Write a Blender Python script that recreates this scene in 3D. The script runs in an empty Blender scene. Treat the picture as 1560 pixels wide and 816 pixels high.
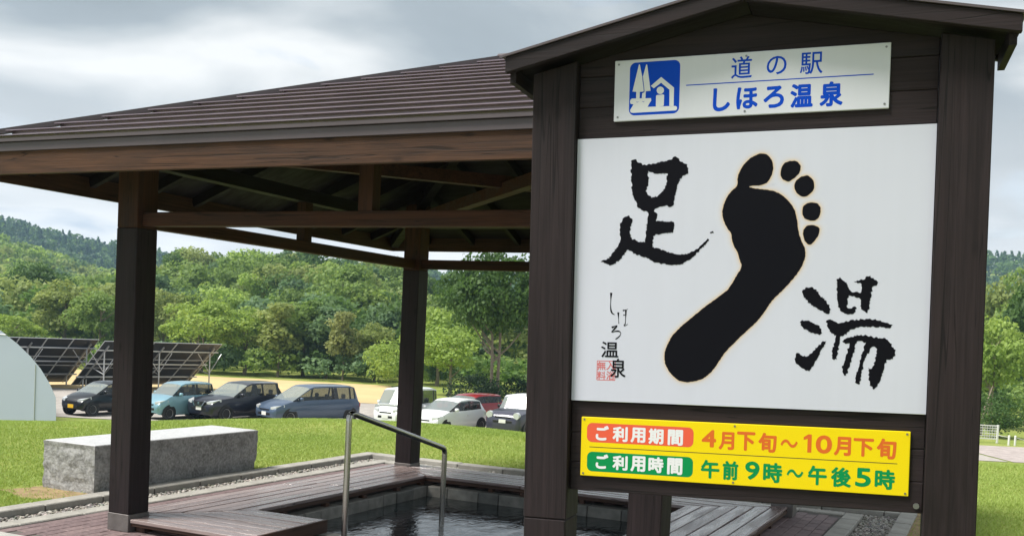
import bpy, bmesh, math, random
import numpy as np
from mathutils import Vector, Matrix

# ------------------------------------------------------------------ camera, sky, sun, exposure
SC = bpy.context.scene
COL = SC.collection
R = math.radians
def setup():
    cam = bpy.data.cameras.new('camera'); co = bpy.data.objects.new('camera', cam); COL.objects.link(co)
    pitch, roll = -0.0488, 0.0494
    f = Vector((0, math.cos(pitch), math.sin(pitch))); r = Vector((1, 0, 0)); u = r.cross(f)
    r2 = r*math.cos(roll)+u*math.sin(roll); u2 = -r*math.sin(roll)+u*math.cos(roll)
    m = Matrix.Identity(4)
    for i in range(3):
        m[i][0], m[i][1], m[i][2] = r2[i], u2[i], -f[i]
    m[0][3], m[1][3], m[2][3] = 0, 0, 1.6
    co.matrix_world = m
    cam.sensor_width = 36; cam.sensor_fit = 'HORIZONTAL'; cam.lens = 36*1571.1/1560
    cam.shift_y = 177/1560; cam.clip_start = .05; cam.clip_end = 5000
    SC.camera = co
    SUN_EL, SUN_AZ = R(56), R(250)          # azimuth clockwise from +Y: the light comes from behind and left
    w = bpy.data.worlds.new('World'); SC.world = w; w.use_nodes = True
    nt = w.node_tree; N = nt.nodes; L = nt.links; N.clear()
    out = N.new('ShaderNodeOutputWorld'); bg = N.new('ShaderNodeBackground'); bg.inputs[1].default_value = 0.1
    sky = N.new('ShaderNodeTexSky'); sky.sky_type = 'NISHITA'; sky.sun_disc = False
    sky.sun_elevation = SUN_EL; sky.sun_rotation = SUN_AZ; sky.air_density = 1.0; sky.dust_density = 1.5
    tc = N.new('ShaderNodeTexCoord'); sep = N.new('ShaderNodeSeparateXYZ'); L.new(tc.outputs['Generated'], sep.inputs[0])
    # project the view direction on a flat cloud ceiling, so that clouds shrink towards the horizon
    mx = N.new('ShaderNodeMath'); mx.operation = 'MAXIMUM'; mx.inputs[1].default_value = 0.0; L.new(sep.outputs[2], mx.inputs[0])
    ad = N.new('ShaderNodeMath'); ad.operation = 'ADD'; ad.inputs[1].default_value = 0.16; L.new(mx.outputs[0], ad.inputs[0])
    dx = N.new('ShaderNodeMath'); dx.operation = 'DIVIDE'; L.new(sep.outputs[0], dx.inputs[0]); L.new(ad.outputs[0], dx.inputs[1])
    dy = N.new('ShaderNodeMath'); dy.operation = 'DIVIDE'; L.new(sep.outputs[1], dy.inputs[0]); L.new(ad.outputs[0], dy.inputs[1])
    cb = N.new('ShaderNodeCombineXYZ'); L.new(dx.outputs[0], cb.inputs[0]); L.new(dy.outputs[0], cb.inputs[1])
    def noise(scale, det, rough, off, dist=0.0):
        mp = N.new('ShaderNodeMapping'); mp.inputs['Location'].default_value = off; L.new(cb.outputs[0], mp.inputs[0])
        n = N.new('ShaderNodeTexNoise'); n.inputs['Scale'].default_value = scale; n.inputs['Detail'].default_value = det
        n.inputs['Roughness'].default_value = rough; n.inputs['Distortion'].default_value = dist; L.new(mp.outputs[0], n.inputs[0]); return n
    def ramp(src, stops):
        c = N.new('ShaderNodeValToRGB'); e = c.color_ramp.elements
        while len(e) < len(stops): e.new(.5)
        for k, (p, v) in enumerate(stops): e[k].position = p; e[k].color = v
        L.new(src, c.inputs[0]); return c
    n1 = noise(1.1, 8, .55, (CLX, CLY, 0), .3)
    n2 = noise(1.25, 7, .45, (CLX2, CLY2, 0), .35)
    cover = ramp(n1.outputs[0], [(.22, (0,)*3+(1,)), (.38, (1,)*3+(1,))])
    tone = ramp(n2.outputs[0], [(.35, (5.3, 5.4, 5.4, 1)), (.45, (3.5, 3.75, 3.9, 1)), (.54, (2.4, 2.72, 2.95, 1)), (.68, (2.05, 2.35, 2.55, 1))])
    # thin bright gaps near the horizon: air light, the same all round
    hz = N.new('ShaderNodeMapRange'); hz.inputs[1].default_value = .02; hz.inputs[2].default_value = .24; hz.inputs[3].default_value = .9; hz.inputs[4].default_value = 0.0
    L.new(mx.outputs[0], hz.inputs[0])
    n3 = noise(1.2, 9, .55, (3.1, 1.2, 0), .3)
    lowc = ramp(n3.outputs[0], [(.32, (4.4, 4.9, 5.6, 1)), (.42, (6.9, 6.9, 6.85, 1)), (.60, (6.0, 6.1, 6.15, 1)), (.74, (4.4, 4.7, 4.9, 1))])
    m0 = N.new('ShaderNodeMixRGB'); L.new(cover.outputs[0], m0.inputs[0]); L.new(sky.outputs[0], m0.inputs[1]); L.new(tone.outputs[0], m0.inputs[2])
    m1 = N.new('ShaderNodeMixRGB'); L.new(hz.outputs[0], m1.inputs[0]); L.new(m0.outputs[0], m1.inputs[1]); L.new(lowc.outputs[0], m1.inputs[2])
    L.new(m1.outputs[0], bg.inputs[0]); L.new(bg.outputs[0], out.inputs[0])
    sun = bpy.data.lights.new('sun', 'SUN'); sun.energy = 3.3; sun.angle = R(22); sun.color = (1, .96, .9)
    so = bpy.data.objects.new('sun', sun); COL.objects.link(so)
    d = Vector((math.sin(SUN_AZ)*math.cos(SUN_EL), math.cos(SUN_AZ)*math.cos(SUN_EL), math.sin(SUN_EL)))
    so.rotation_euler = d.to_track_quat('Z', 'Y').to_euler(); so.location = d*30
    vs = SC.view_settings; vs.view_transform = 'Standard'; vs.look = 'None'; vs.exposure = EXPOSURE; vs.gamma = 1; vs.use_curve_mapping = False
    SC.cycles.use_denoising = True; SC.cycles.max_bounces = 8; SC.cycles.transparent_max_bounces = 8
    SC.cycles.volume_bounces = 0
EXPOSURE = 0.95
HAZE = .0004
CLX, CLY, CLX2, CLY2 = 4.3, 2.2, 1.5, 7.4
setup()
rng = random.Random(7)
nr = np.random.default_rng(11)

# ------------------------------------------------------------------ materials
MATS = {}
def newmat(name):
    m = bpy.data.materials.new(name); m.use_nodes = True; MATS[name] = m
    nt = m.node_tree; return m, nt.nodes, nt.links, nt.nodes['Principled BSDF']
def plain(name, col, rough=.5, metal=0., spec=.5, var=0., scale=6., bump=0., bscale=60., coat=0.):
    m, N, L, b = newmat(name)
    b.inputs['Base Color'].default_value = (*col, 1); b.inputs['Roughness'].default_value = rough
    b.inputs['Metallic'].default_value = metal; b.inputs['Specular IOR Level'].default_value = spec; b.inputs['Coat Weight'].default_value = coat
    b.inputs['Coat Roughness'].default_value = .05
    if var or bump:
        tc = N.new('ShaderNodeTexCoord')
    if var:
        n = N.new('ShaderNodeTexNoise'); n.inputs['Scale'].default_value = scale; n.inputs['Detail'].default_value = 6; n.inputs['Roughness'].default_value = .65
        L.new(tc.outputs['Object'], n.inputs[0])
        r = N.new('ShaderNodeValToRGB'); e = r.color_ramp.elements
        e[0].position = .3; e[1].position = .7
        e[0].color = (*[c*(1-var) for c in col], 1); e[1].color = (*[min(1, c*(1+var)) for c in col], 1)
        L.new(n.outputs[0], r.inputs[0]); L.new(r.outputs[0], b.inputs['Base Color'])
    if bump:
        n = N.new('ShaderNodeTexNoise'); n.inputs['Scale'].default_value = bscale; n.inputs['Detail'].default_value = 5
        L.new(tc.outputs['Object'], n.inputs[0])
        bp = N.new('ShaderNodeBump'); bp.inputs['Strength'].default_value = bump; bp.inputs['Distance'].default_value = .01
        L.new(n.outputs[0], bp.inputs['Height']); L.new(bp.outputs[0], b.inputs['Normal'])
    return m
def wood(name, dark, light, axis, rough=.68, streak=.5, spec=.22, bump=.35, blotch=.5, wet=0.):
    """stained timber: fine grain stretched along the board, larger worn patches, a little per-board shift"""
    m, N, L, b = newmat(name)
    tc = N.new('ShaderNodeTexCoord'); oi = N.new('ShaderNodeObjectInfo')
    mul = N.new('ShaderNodeVectorMath'); mul.operation = 'MULTIPLY_ADD'
    mul.inputs[1].default_value = (1, 1, 1)
    rv = N.new('ShaderNodeCombineXYZ')
    sc = N.new('ShaderNodeMath'); sc.operation = 'MULTIPLY'; sc.inputs[1].default_value = 37.0; L.new(oi.outputs['Random'], sc.inputs[0])
    for k in range(3): L.new(sc.outputs[0], rv.inputs[k])
    L.new(tc.outputs['Object'], mul.inputs[0]); L.new(rv.outputs[0], mul.inputs[2])
    def nz(scale3, det, rough_):
        mp = N.new('ShaderNodeMapping'); mp.inputs['Scale'].default_value = scale3; L.new(mul.outputs[0], mp.inputs[0])
        n = N.new('ShaderNodeTexNoise'); n.inputs['Scale'].default_value = 1; n.inputs['Detail'].default_value = det; n.inputs['Roughness'].default_value = rough_
        n.inputs['Distortion'].default_value = .6
        L.new(mp.outputs[0], n.inputs[0]); return n
    s = [70, 70, 70]; s[axis] = 2.2
    g = nz(s, 6, .65)
    s2 = [9, 9, 9]; s2[axis] = 1.4
    g2 = nz(s2, 5, .6)
    r1 = N.new('ShaderNodeMapRange'); r1.inputs[1].default_value = .32; r1.inputs[2].default_value = .68; L.new(g.outputs[0], r1.inputs[0])
    r2 = N.new('ShaderNodeMapRange'); r2.inputs[1].default_value = .35; r2.inputs[2].default_value = .7; L.new(g2.outputs[0], r2.inputs[0])
    a = N.new('ShaderNodeMath'); a.operation = 'MULTIPLY'; a.inputs[1].default_value = streak; L.new(r1.outputs[0], a.inputs[0])
    c = N.new('ShaderNodeMath'); c.operation = 'MULTIPLY_ADD'; c.inputs[1].default_value = blotch; L.new(r2.outputs[0], c.inputs[0]); L.new(a.outputs[0], c.inputs[2])
    o = N.new('ShaderNodeMath'); o.operation = 'MULTIPLY_ADD'; o.inputs[1].default_value = .18; o.use_clamp = True; L.new(oi.outputs['Random'], o.inputs[0]); L.new(c.outputs[0], o.inputs[2])
    mix = N.new('ShaderNodeMixRGB'); mix.inputs[1].default_value = (*dark, 1); mix.inputs[2].default_value = (*light, 1)
    L.new(o.outputs[0], mix.inputs[0]); L.new(mix.outputs[0], b.inputs['Base Color'])
    s3 = [26, 26, 26]; s3[axis] = .55
    ck = nz(s3, 2, .4); d1 = N.new('ShaderNodeMath'); d1.operation = 'SUBTRACT'; d1.inputs[1].default_value = .5; L.new(ck.outputs[0], d1.inputs[0])
    d2 = N.new('ShaderNodeMath'); d2.operation = 'ABSOLUTE'; L.new(d1.outputs[0], d2.inputs[0])
    cm = N.new('ShaderNodeMapRange'); cm.inputs[1].default_value = .004; cm.inputs[2].default_value = .012; cm.inputs[3].default_value = .35; cm.inputs[4].default_value = 1.; L.new(d2.outputs[0], cm.inputs[0])
    s4 = [7, 7, 7]; s4[axis] = 2.6
    mp = N.new('ShaderNodeMapping'); mp.inputs['Scale'].default_value = s4; L.new(mul.outputs[0], mp.inputs[0])
    kn = N.new('ShaderNodeTexVoronoi'); kn.inputs['Scale'].default_value = 1.; kn.inputs['Randomness'].default_value = 1.; L.new(mp.outputs[0], kn.inputs[0])
    km = N.new('ShaderNodeMapRange'); km.inputs[1].default_value = .03; km.inputs[2].default_value = .13; km.inputs[3].default_value = .4; km.inputs[4].default_value = 1.; L.new(kn.outputs['Distance'], km.inputs[0])
    mk = N.new('ShaderNodeMath'); mk.operation = 'MULTIPLY'; L.new(cm.outputs[0], mk.inputs[0]); L.new(km.outputs[0], mk.inputs[1])
    fin = N.new('ShaderNodeMixRGB'); fin.blend_type = 'MULTIPLY'; fin.inputs[0].default_value = 1.; L.new(mix.outputs[0], fin.inputs[1]); L.new(mk.outputs[0], fin.inputs[2]); L.new(fin.outputs[0], b.inputs['Base Color'])
    b.inputs['Specular IOR Level'].default_value = spec
    rr = N.new('ShaderNodeMapRange'); rr.inputs[3].default_value = max(.08, rough-.12-wet); rr.inputs[4].default_value = rough+.12; L.new(r2.outputs[0], rr.inputs[0]); L.new(rr.outputs[0], b.inputs['Roughness'])
    bp = N.new('ShaderNodeBump'); bp.inputs['Strength'].default_value = bump; bp.inputs['Distance'].default_value = .004
    hh = N.new('ShaderNodeMath'); hh.operation = 'MULTIPLY'; L.new(g.outputs[0], hh.inputs[0]); L.new(cm.outputs[0], hh.inputs[1]); L.new(hh.outputs[0], bp.inputs['Height']); L.new(bp.outputs[0], b.inputs['Normal'])
    return m
WD, WL = (.0052, .0030, .0033), (.027, .0182, .0195)
for ax, k in enumerate('xyz'):
    wood('stain_'+k, WD, WL, ax)
    wood('brown_'+k, (.011, .0045, .0026), (.066, .027, .0140), ax, rough=.7, blotch=.6)
    wood('frame_'+k, (.035, .018, .013), (.10, .055, .038), ax, rough=.5)
    wood('deck_'+k, (.15, .098, .092), (.37, .295, .275), ax, rough=.32, spec=.75, bump=.5, wet=.12)
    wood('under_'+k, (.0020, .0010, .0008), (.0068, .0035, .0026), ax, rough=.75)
for ax, k in enumerate('xz'):
    wood('weathered_'+k, (.006, .0030, .0019), (.084, .042, .024), {'x': 0, 'z': 2}[k], rough=.75, streak=.45, blotch=.55, bump=.6)
wood('weathered_y', (.006, .0030, .0019), (.084, .042, .024), 1, rough=.75, streak=.45, blotch=.55, bump=.6)
plain('roof_metal', (.27, .215, .24), .25, .5, .6, var=.14, scale=3)
plain('trim_metal', (.085, .068, .072), .45, .2, .5, var=.1, scale=3)
plain('shoe_metal', (.14, .125, .118), .5, .3, .5, var=.25, scale=9, bump=.2)
plain('steel', (.40, .385, .36), .26, 1., .5, var=.12, scale=5)
plain('concrete', (.34, .325, .29), .9, 0, .3, var=.22, scale=5, bump=.6, bscale=90)
plain('concrete_pale', (.40, .39, .36), .9, 0, .3, var=.15, scale=7, bump=.5, bscale=120)
plain('mortar', (.12, .11, .10), .95, 0, .2, var=.2, scale=12)
plain('soil', (.30, .22, .12), .95, 0, .2, var=.3, scale=8, bump=.8, bscale=60)
plain('gravel_bed', (.12, .105, .09), .95, 0, .2, var=.4, scale=60)
plain('pool_block', (.17, .165, .14), .7, 0, .4, var=.35, scale=14, bump=.8, bscale=70)
plain('pool_floor', (.03, .032, .03), .6, 0, .4, var=.3, scale=8)
plain('screw', (.20, .20, .20), .4, .8)
def board_white(name, col, rough):
    # painted sheet with faint rain streaks and a little grime
    m, N, L, b = newmat(name); tc = N.new('ShaderNodeTexCoord'); mp = N.new('ShaderNodeMapping'); mp.inputs['Scale'].default_value = (22, 1, 1.1); L.new(tc.outputs['Object'], mp.inputs[0])
    n = N.new('ShaderNodeTexNoise'); n.inputs['Scale'].default_value = 1; n.inputs['Detail'].default_value = 6; n.inputs['Roughness'].default_value = .7; L.new(mp.outputs[0], n.inputs[0])
    g = N.new('ShaderNodeTexNoise'); g.inputs['Scale'].default_value = 2.5; g.inputs['Detail'].default_value = 5; L.new(tc.outputs['Object'], g.inputs[0])
    ad = N.new('ShaderNodeMath'); ad.operation = 'ADD'; L.new(n.outputs[0], ad.inputs[0]); L.new(g.outputs[0], ad.inputs[1])
    r = N.new('ShaderNodeValToRGB'); e = r.color_ramp.elements; e[0].position = .38; e[1].position = .62
    mr = N.new('ShaderNodeMath'); mr.operation = 'MULTIPLY'; mr.inputs[1].default_value = .5; L.new(ad.outputs[0], mr.inputs[0])
    e[0].color = (*[c*.97 for c in col], 1); e[1].color = (*[min(1, c*1.01) for c in col], 1); L.new(mr.outputs[0], r.inputs[0]); L.new(r.outputs[0], b.inputs['Base Color']); b.inputs['Roughness'].default_value = rough; b.inputs['Specular IOR Level'].default_value = .3
board_white('white_panel', (.50, .51, .585), .4); board_white('white_plate', (.57, .575, .63), .4)
plain('white_print', (.66, .66, .67), .4, spec=.2)
plain('ink', (.0045, .0045, .007), .6, spec=.06)
plain('seal_red', (.50, .13, .13), .5, spec=.1)
plain('blue_print', (.002, .055, .46), .5, spec=.1)
plain('yellow_plate', (.72, .55, .003), .45, spec=.15)
plain('red_print', (.66, .10, .05), .5, spec=.12)
plain('orange_print', (.58, .12, .02), .5, spec=.12)
plain('green_print', (.002, .22, .06), .5, spec=.12)
PANEL = (.50, .51, .58)
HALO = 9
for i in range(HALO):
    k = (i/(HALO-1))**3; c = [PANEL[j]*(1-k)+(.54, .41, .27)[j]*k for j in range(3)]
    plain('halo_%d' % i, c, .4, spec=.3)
plain('tyre', (.015, .015, .016), .85)
plain('alloy', (.55, .55, .56), .3, .8)
plain('black_trim', (.012, .012, .013), .4)
plain('chrome', (.7, .7, .7), .12, 1.)
plain('lamp_glass', (.55, .57, .58), .1, .0, .8, coat=.6)
plain('plate_white', (.7, .7, .68), .5)
plain('plate_yellow', (.75, .45, .02), .5)
def glass(name, tint, clear):
    m, N, L, b = newmat(name)
    b.inputs['Base Color'].default_value = (*tint, 1); b.inputs['Roughness'].default_value = .04; b.inputs['Specular IOR Level'].default_value = .9
    b.inputs['Coat Weight'].default_value = .5; b.inputs['Coat Roughness'].default_value = .02
    t = N.new('ShaderNodeBsdfTransparent'); t.inputs[0].default_value = (.78, .84, .82, 1); mx = N.new('ShaderNodeMixShader'); mx.inputs[0].default_value = clear
    L.new(b.outputs[0], mx.inputs[1]); L.new(t.outputs[0], mx.inputs[2]); L.new(mx.outputs[0], N['Material Output'].inputs['Surface'])
    return m
glass('car_glass', (.03, .036, .036), .5); glass('car_glass_sky_sheen', (.30, .34, .335), .38)  # windscreen glass: sky reflection painted in as a pale base colour
plain('car_inside', (.035, .034, .033), .8)
def paint(name, col, metal=.0): return plain(name, col, .3, metal, .4, coat=.6)
paint('paint_black', (.005, .0055, .009)); paint('paint_aqua', (.20, .36, .44), .2); paint('paint_navy', (.009, .010, .020), .1)
paint('paint_blue', (.075, .11, .175), .3); paint('paint_white', (.74, .75, .76)); paint('paint_red', (.24, .010, .016)); paint('paint_purple', (.045, .045, .070), .1)
plain('tent_fabric', (.48, .53, .66), .6, 0, .3, var=.02, scale=.5)
plain('galvanised', (.52, .53, .54), .45, .6)
m, N, L, b = newmat('solar_back')
b.inputs['Base Color'].default_value = (.018, .018, .022, 1); b.inputs['Roughness'].default_value = .35
plain('fence_white', (.68, .68, .66), .5)
plain('bark_pale', (.24, .20, .15), .9, 0, .2, var=.4, scale=3, bump=.8, bscale=9)
plain('bark_dark', (.085, .068, .05), .9, 0, .2, var=.4, scale=3)
def foliage(name, dark, light, attr=False, transl=.45):
    m, N, L, b = newmat(name)
    out = N['Material Output']
    if attr:
        a = N.new('ShaderNodeAttribute'); a.attribute_name = 'tone'; src = a.outputs['Color']; rnd = None
    else:
        g = N.new('ShaderNodeAttribute'); g.attribute_name = 'tone'
        mx = N.new('ShaderNodeMixRGB'); mx.inputs[1].default_value = (*dark, 1); mx.inputs[2].default_value = (*light, 1); L.new(g.outputs['Fac'], mx.inputs[0]); src = mx.outputs[0]
    L.new(src, b.inputs['Base Color']); b.inputs['Roughness'].default_value = .55; b.inputs['Specular IOR Level'].default_value = .25
    t = N.new('ShaderNodeBsdfTranslucent'); hs = N.new('ShaderNodeHueSaturation'); hs.inputs['Saturation'].default_value = 1.1; hs.inputs['Value'].default_value = 1.25
    hs.inputs['Hue'].default_value = .49
    L.new(src, hs.inputs['Color']); L.new(hs.outputs[0], t.inputs['Color'])
    ms = N.new('ShaderNodeMixShader'); ms.inputs[0].default_value = transl; L.new(b.outputs[0], ms.inputs[1]); L.new(t.outputs[0], ms.inputs[2]); L.new(ms.outputs[0], out.inputs['Surface'])
    return m
foliage('leaf_many', 0, 0, True)
foliage('leaf_bright', (.18, .29, .05), (.37, .48, .13)); foliage('leaf_mid', (.125, .215, .05), (.27, .37, .11))
foliage('leaf_dark', (.038, .088, .022), (.11, .19, .05)); foliage('leaf_blue', (.09, .165, .075), (.19, .285, .13))
foliage('leaf_olive', (.19, .25, .07), (.35, .41, .14)); foliage('leaf_brown', (.19, .225, .075), (.34, .37, .14)); foliage('needle_dark', (.014, .034, .016), (.032, .062, .026))
foliage('grass_blade', (.20, .305, .055), (.41, .50, .14), transl=.3)
def ground_mat():
    m, N, L, b = newmat('lawn')
    tc = N.new('ShaderNodeTexCoord')
    def nz(s, d, rgh=.6):
        n = N.new('ShaderNodeTexNoise'); n.inputs['Scale'].default_value = s; n.inputs['Detail'].default_value = d; n.inputs['Roughness'].default_value = rgh; L.new(tc.outputs['Object'], n.inputs[0]); return n
    a = nz(.5, 6); c = nz(25, 4, .7)
    r = N.new('ShaderNodeValToRGB'); e = r.color_ramp.elements; e[0].position = .32; e[1].position = .7; e[0].color = (.19, .28, .05, 1); e[1].color = (.42, .45, .14, 1); L.new(a.outputs[0], r.inputs[0])
    r2 = N.new('ShaderNodeValToRGB'); e = r2.color_ramp.elements; e[0].position = .3; e[1].position = .75; e[0].color = (.45, .45, .4, 1); e[1].color = (1.15, 1.15, 1.1, 1); L.new(c.outputs[0], r2.inputs[0])
    mu = N.new('ShaderNodeMixRGB'); mu.blend_type = 'MULTIPLY'; mu.inputs[0].default_value = 1; L.new(r.outputs[0], mu.inputs[1]); L.new(r2.outputs[0], mu.inputs[2])
    L.new(mu.outputs[0], b.inputs['Base Color']); b.inputs['Roughness'].default_value = .95; b.inputs['Specular IOR Level'].default_value = .1
    bp = N.new('ShaderNodeBump'); bp.inputs['Strength'].default_value = .9; bp.inputs['Distance'].default_value = .03; L.new(c.outputs[0], bp.inputs['Height']); L.new(bp.outputs[0], b.inputs['Normal'])
ground_mat()
plain('lot_gravel', (.36, .33, .30), .95, 0, .2, var=.25, scale=1.5, bump=.8, bscale=12)
plain('field_straw', (.56, .42, .22), .95, 0, .1, var=.12, scale=.25, bump=.7, bscale=6)
plain('road_gravel', (.38, .33, .31), .95, 0, .2, var=.25, scale=2, bump=.9, bscale=10)
def rand_obj(name, c1, c2, rough, nscale=25, bump=.5):
    m, N, L, b = newmat(name); oi = N.new('ShaderNodeObjectInfo'); tc = N.new('ShaderNodeTexCoord')
    mx = N.new('ShaderNodeMixRGB'); mx.inputs[1].default_value = (*c1, 1); mx.inputs[2].default_value = (*c2, 1); L.new(oi.outputs['Random'], mx.inputs[0])
    n = N.new('ShaderNodeTexNoise'); n.inputs['Scale'].default_value = nscale; n.inputs['Detail'].default_value = 6; L.new(tc.outputs['Object'], n.inputs[0])
    r = N.new('ShaderNodeValToRGB'); e = r.color_ramp.elements; e[0].position = .3; e[1].position = .75; e[0].color = (.7, .7, .7, 1); e[1].color = (1.2, 1.2, 1.2, 1); L.new(n.outputs[0], r.inputs[0])
    mu = N.new('ShaderNodeMixRGB'); mu.blend_type = 'MULTIPLY'; mu.inputs[0].default_value = 1; L.new(mx.outputs[0], mu.inputs[1]); L.new(r.outputs[0], mu.inputs[2]); L.new(mu.outputs[0], b.inputs['Base Color'])
    b.inputs['Roughness'].default_value = rough
    bp = N.new('ShaderNodeBump'); bp.inputs['Strength'].default_value = bump; bp.inputs['Distance'].default_value = .006; L.new(n.outputs[0], bp.inputs['Height']); L.new(bp.outputs[0], b.inputs['Normal'])
rand_obj('paver_red', (.155, .105, .105), (.215, .15, .145), .75)
rand_obj('pool_stone', (.15, .15, .135), (.30, .285, .25), .65, 12, .8)
def stone_mats():
    for name, c1, c2, rough, bump in (('granite_rough', (.15, .148, .142), (.38, .375, .365), .85, 1.), ('granite_top', (.44, .44, .44), (.60, .60, .60), .35, .1)):
        m, N, L, b = newmat(name); tc = N.new('ShaderNodeTexCoord')
        n = N.new('ShaderNodeTexNoise'); n.inputs['Scale'].default_value = 9; n.inputs['Detail'].default_value = 8; n.inputs['Roughness'].default_value = .75; L.new(tc.outputs['Object'], n.inputs[0])
        v = N.new('ShaderNodeTexNoise'); v.inputs['Scale'].default_value = 42; v.inputs['Detail'].default_value = 3; L.new(tc.outputs['Object'], v.inputs[0])
        ad = N.new('ShaderNodeMath'); ad.operation = 'MULTIPLY_ADD'; ad.inputs[1].default_value = .7; L.new(v.outputs[0], ad.inputs[0]); L.new(n.outputs[0], ad.inputs[2])
        r = N.new('ShaderNodeValToRGB'); e = r.color_ramp.elements; e[0].position = .62; e[1].position = 1.0; e[0].color = (*c1, 1); e[1].color = (*c2, 1); L.new(ad.outputs[0], r.inputs[0]); L.new(r.outputs[0], b.inputs['Base Color'])
        b.inputs['Roughness'].default_value = rough
        bp = N.new('ShaderNodeBump'); bp.inputs['Strength'].default_value = bump; bp.inputs['Distance'].default_value = .02; L.new(n.outputs[0], bp.inputs['Height']); L.new(bp.outputs[0], b.inputs['Normal'])
stone_mats()
def pebble_mat():
    m, N, L, b = newmat('pebble'); a = N.new('ShaderNodeAttribute'); a.attribute_name = 'tone'; L.new(a.outputs['Color'], b.inputs['Base Color']); b.inputs['Roughness'].default_value = .8
pebble_mat()
def water_mat():
    m, N, L, b = newmat('water')
    b.inputs['Base Color'].default_value = (.012, .018, .02, 1); b.inputs['Roughness'].default_value = .02; b.inputs['Specular IOR Level'].default_value = .5; b.inputs['IOR'].default_value = 1.55
    tc = N.new('ShaderNodeTexCoord')
    mp = N.new('ShaderNodeMapping'); mp.inputs['Scale'].default_value = (1.0, .55, 1); mp.inputs['Rotation'].default_value = (0, 0, .5); L.new(tc.outputs['Object'], mp.inputs[0])
    n = N.new('ShaderNodeTexNoise'); n.inputs['Scale'].default_value = 9; n.inputs['Detail'].default_value = 4; n.inputs['Roughness'].default_value = .55; n.inputs['Distortion'].default_value = .8; L.new(mp.outputs[0], n.inputs[0])
    bp = N.new('ShaderNodeBump'); bp.inputs['Strength'].default_value = .22; bp.inputs['Distance'].default_value = .03; L.new(n.outputs[0], bp.inputs['Height']); L.new(bp.outputs[0], b.inputs['Normal'])
water_mat()

# ------------------------------------------------------------------ mesh helpers
class MB:
    def __init__(s): s.v = []; s.f = []
    def box(s, x0, x1, y0, y1, z0, z1):
        n = len(s.v); s.v += [(x0,y0,z0),(x1,y0,z0),(x1,y1,z0),(x0,y1,z0),(x0,y0,z1),(x1,y0,z1),(x1,y1,z1),(x0,y1,z1)]
        s.f += [tuple(n+i for i in q) for q in ((3,2,1,0),(4,5,6,7),(0,1,5,4),(1,2,6,5),(2,3,7,6),(3,0,4,7))]; return s
    def prism(s, pts, z0, z1):
        """polygon (x,y) counter-clockwise, extruded in z"""
        n = len(s.v); k = len(pts); s.v += [(x,y,z0) for x,y in pts]+[(x,y,z1) for x,y in pts]
        s.f += [tuple(n+i for i in range(k-1,-1,-1)), tuple(n+k+i for i in range(k))]
        s.f += [(n+i, n+(i+1)%k, n+k+(i+1)%k, n+k+i) for i in range(k)]; return s
    def hexa(s, a, b):
        """two quads (four points each, same turn) joined to a solid"""
        n = len(s.v); s.v += list(a)+list(b); s.f += [(n+3,n+2,n+1,n), (n+4,n+5,n+6,n+7)]+[(n+i, n+(i+1)%4, n+4+(i+1)%4, n+4+i) for i in range(4)]; return s
    def beam(s, p, q, w, h, up=(0,0,1)):
        p, q = Vector(p), Vector(q); d = (q-p).normalized(); r = d.cross(Vector(up)).normalized(); u = r.cross(d)
        c = [(-w/2,-h/2),(w/2,-h/2),(w/2,h/2),(-w/2,h/2)]
        return s.hexa([tuple(p+r*a+u*b) for a,b in c], [tuple(q+r*a+u*b) for a,b in c])
    def tube(s, pts, rad, seg=10, cap=True):
        pts = [Vector(p) for p in pts]; rad = rad if hasattr(rad, '__len__') else [rad]*len(pts); n0 = len(s.v)
        for i, p in enumerate(pts):
            d = (pts[min(i+1,len(pts)-1)]-pts[max(i-1,0)]).normalized()
            r = d.cross(Vector((0.31,.87,.2)) if abs(d.z) > .8 else Vector((0,0,1))).normalized(); u = r.cross(d)
            s.v += [tuple(p+(r*math.cos(2*math.pi*k/seg)+u*math.sin(2*math.pi*k/seg))*rad[i]) for k in range(seg)]
        for i in range(len(pts)-1):
            for k in range(seg):
                a = n0+i*seg+k; b = n0+i*seg+(k+1)%seg; s.f.append((a, a+seg, b+seg, b))
        if cap:
            s.f.append(tuple(n0+k for k in range(seg))); s.f.append(tuple(n0+(len(pts)-1)*seg+k for k in range(seg-1,-1,-1)))
        return s
    def lathe_y(s, prof, seg=20, c=(0,0,0)):
        """profile (radius, y) turned round the y axis"""
        n0 = len(s.v)
        for r, y in prof: s.v += [(c[0]+r*math.cos(2*math.pi*k/seg), c[1]+y, c[2]+r*math.sin(2*math.pi*k/seg)) for k in range(seg)]
        for i in range(len(prof)-1):
            for k in range(seg):
                a = n0+i*seg+k; b = n0+i*seg+(k+1)%seg; s.f.append((a, b, b+seg, a+seg))
        return s
    def mesh(s, name):
        me = bpy.data.meshes.new(name); me.from_pydata(s.v, [], s.f); me.update(); return me
    def build(s, name, mat, parent=None, smooth=0, bevel=0., fix=True):
        me = s.mesh(name)
        if bevel or fix:
            bm = bmesh.new(); bm.from_mesh(me)
            if bevel: bmesh.ops.bevel(bm, geom=bm.edges[:], offset=bevel, segments=1, affect='EDGES', clamp_overlap=True)
            bmesh.ops.recalc_face_normals(bm, faces=bm.faces[:]); bm.to_mesh(me); bm.free()
        return link(name, me, mat, parent, smooth)
def link(name, me, mat, parent=None, smooth=0):
    o = bpy.data.objects.new(name, me); COL.objects.link(o)
    if mat: me.materials.clear(); me.materials.append(MATS[mat])
    if smooth:
        me.polygons.foreach_set('use_smooth', [True]*len(me.polygons))
        if smooth < 180:
            bm = bmesh.new(); bm.from_mesh(me)
            for e in bm.edges:
                if len(e.link_faces) == 2 and e.calc_face_angle(0) > R(smooth): e.smooth = False
            bm.to_mesh(me); bm.free()
    if parent: o.parent = parent
    return o
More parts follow.
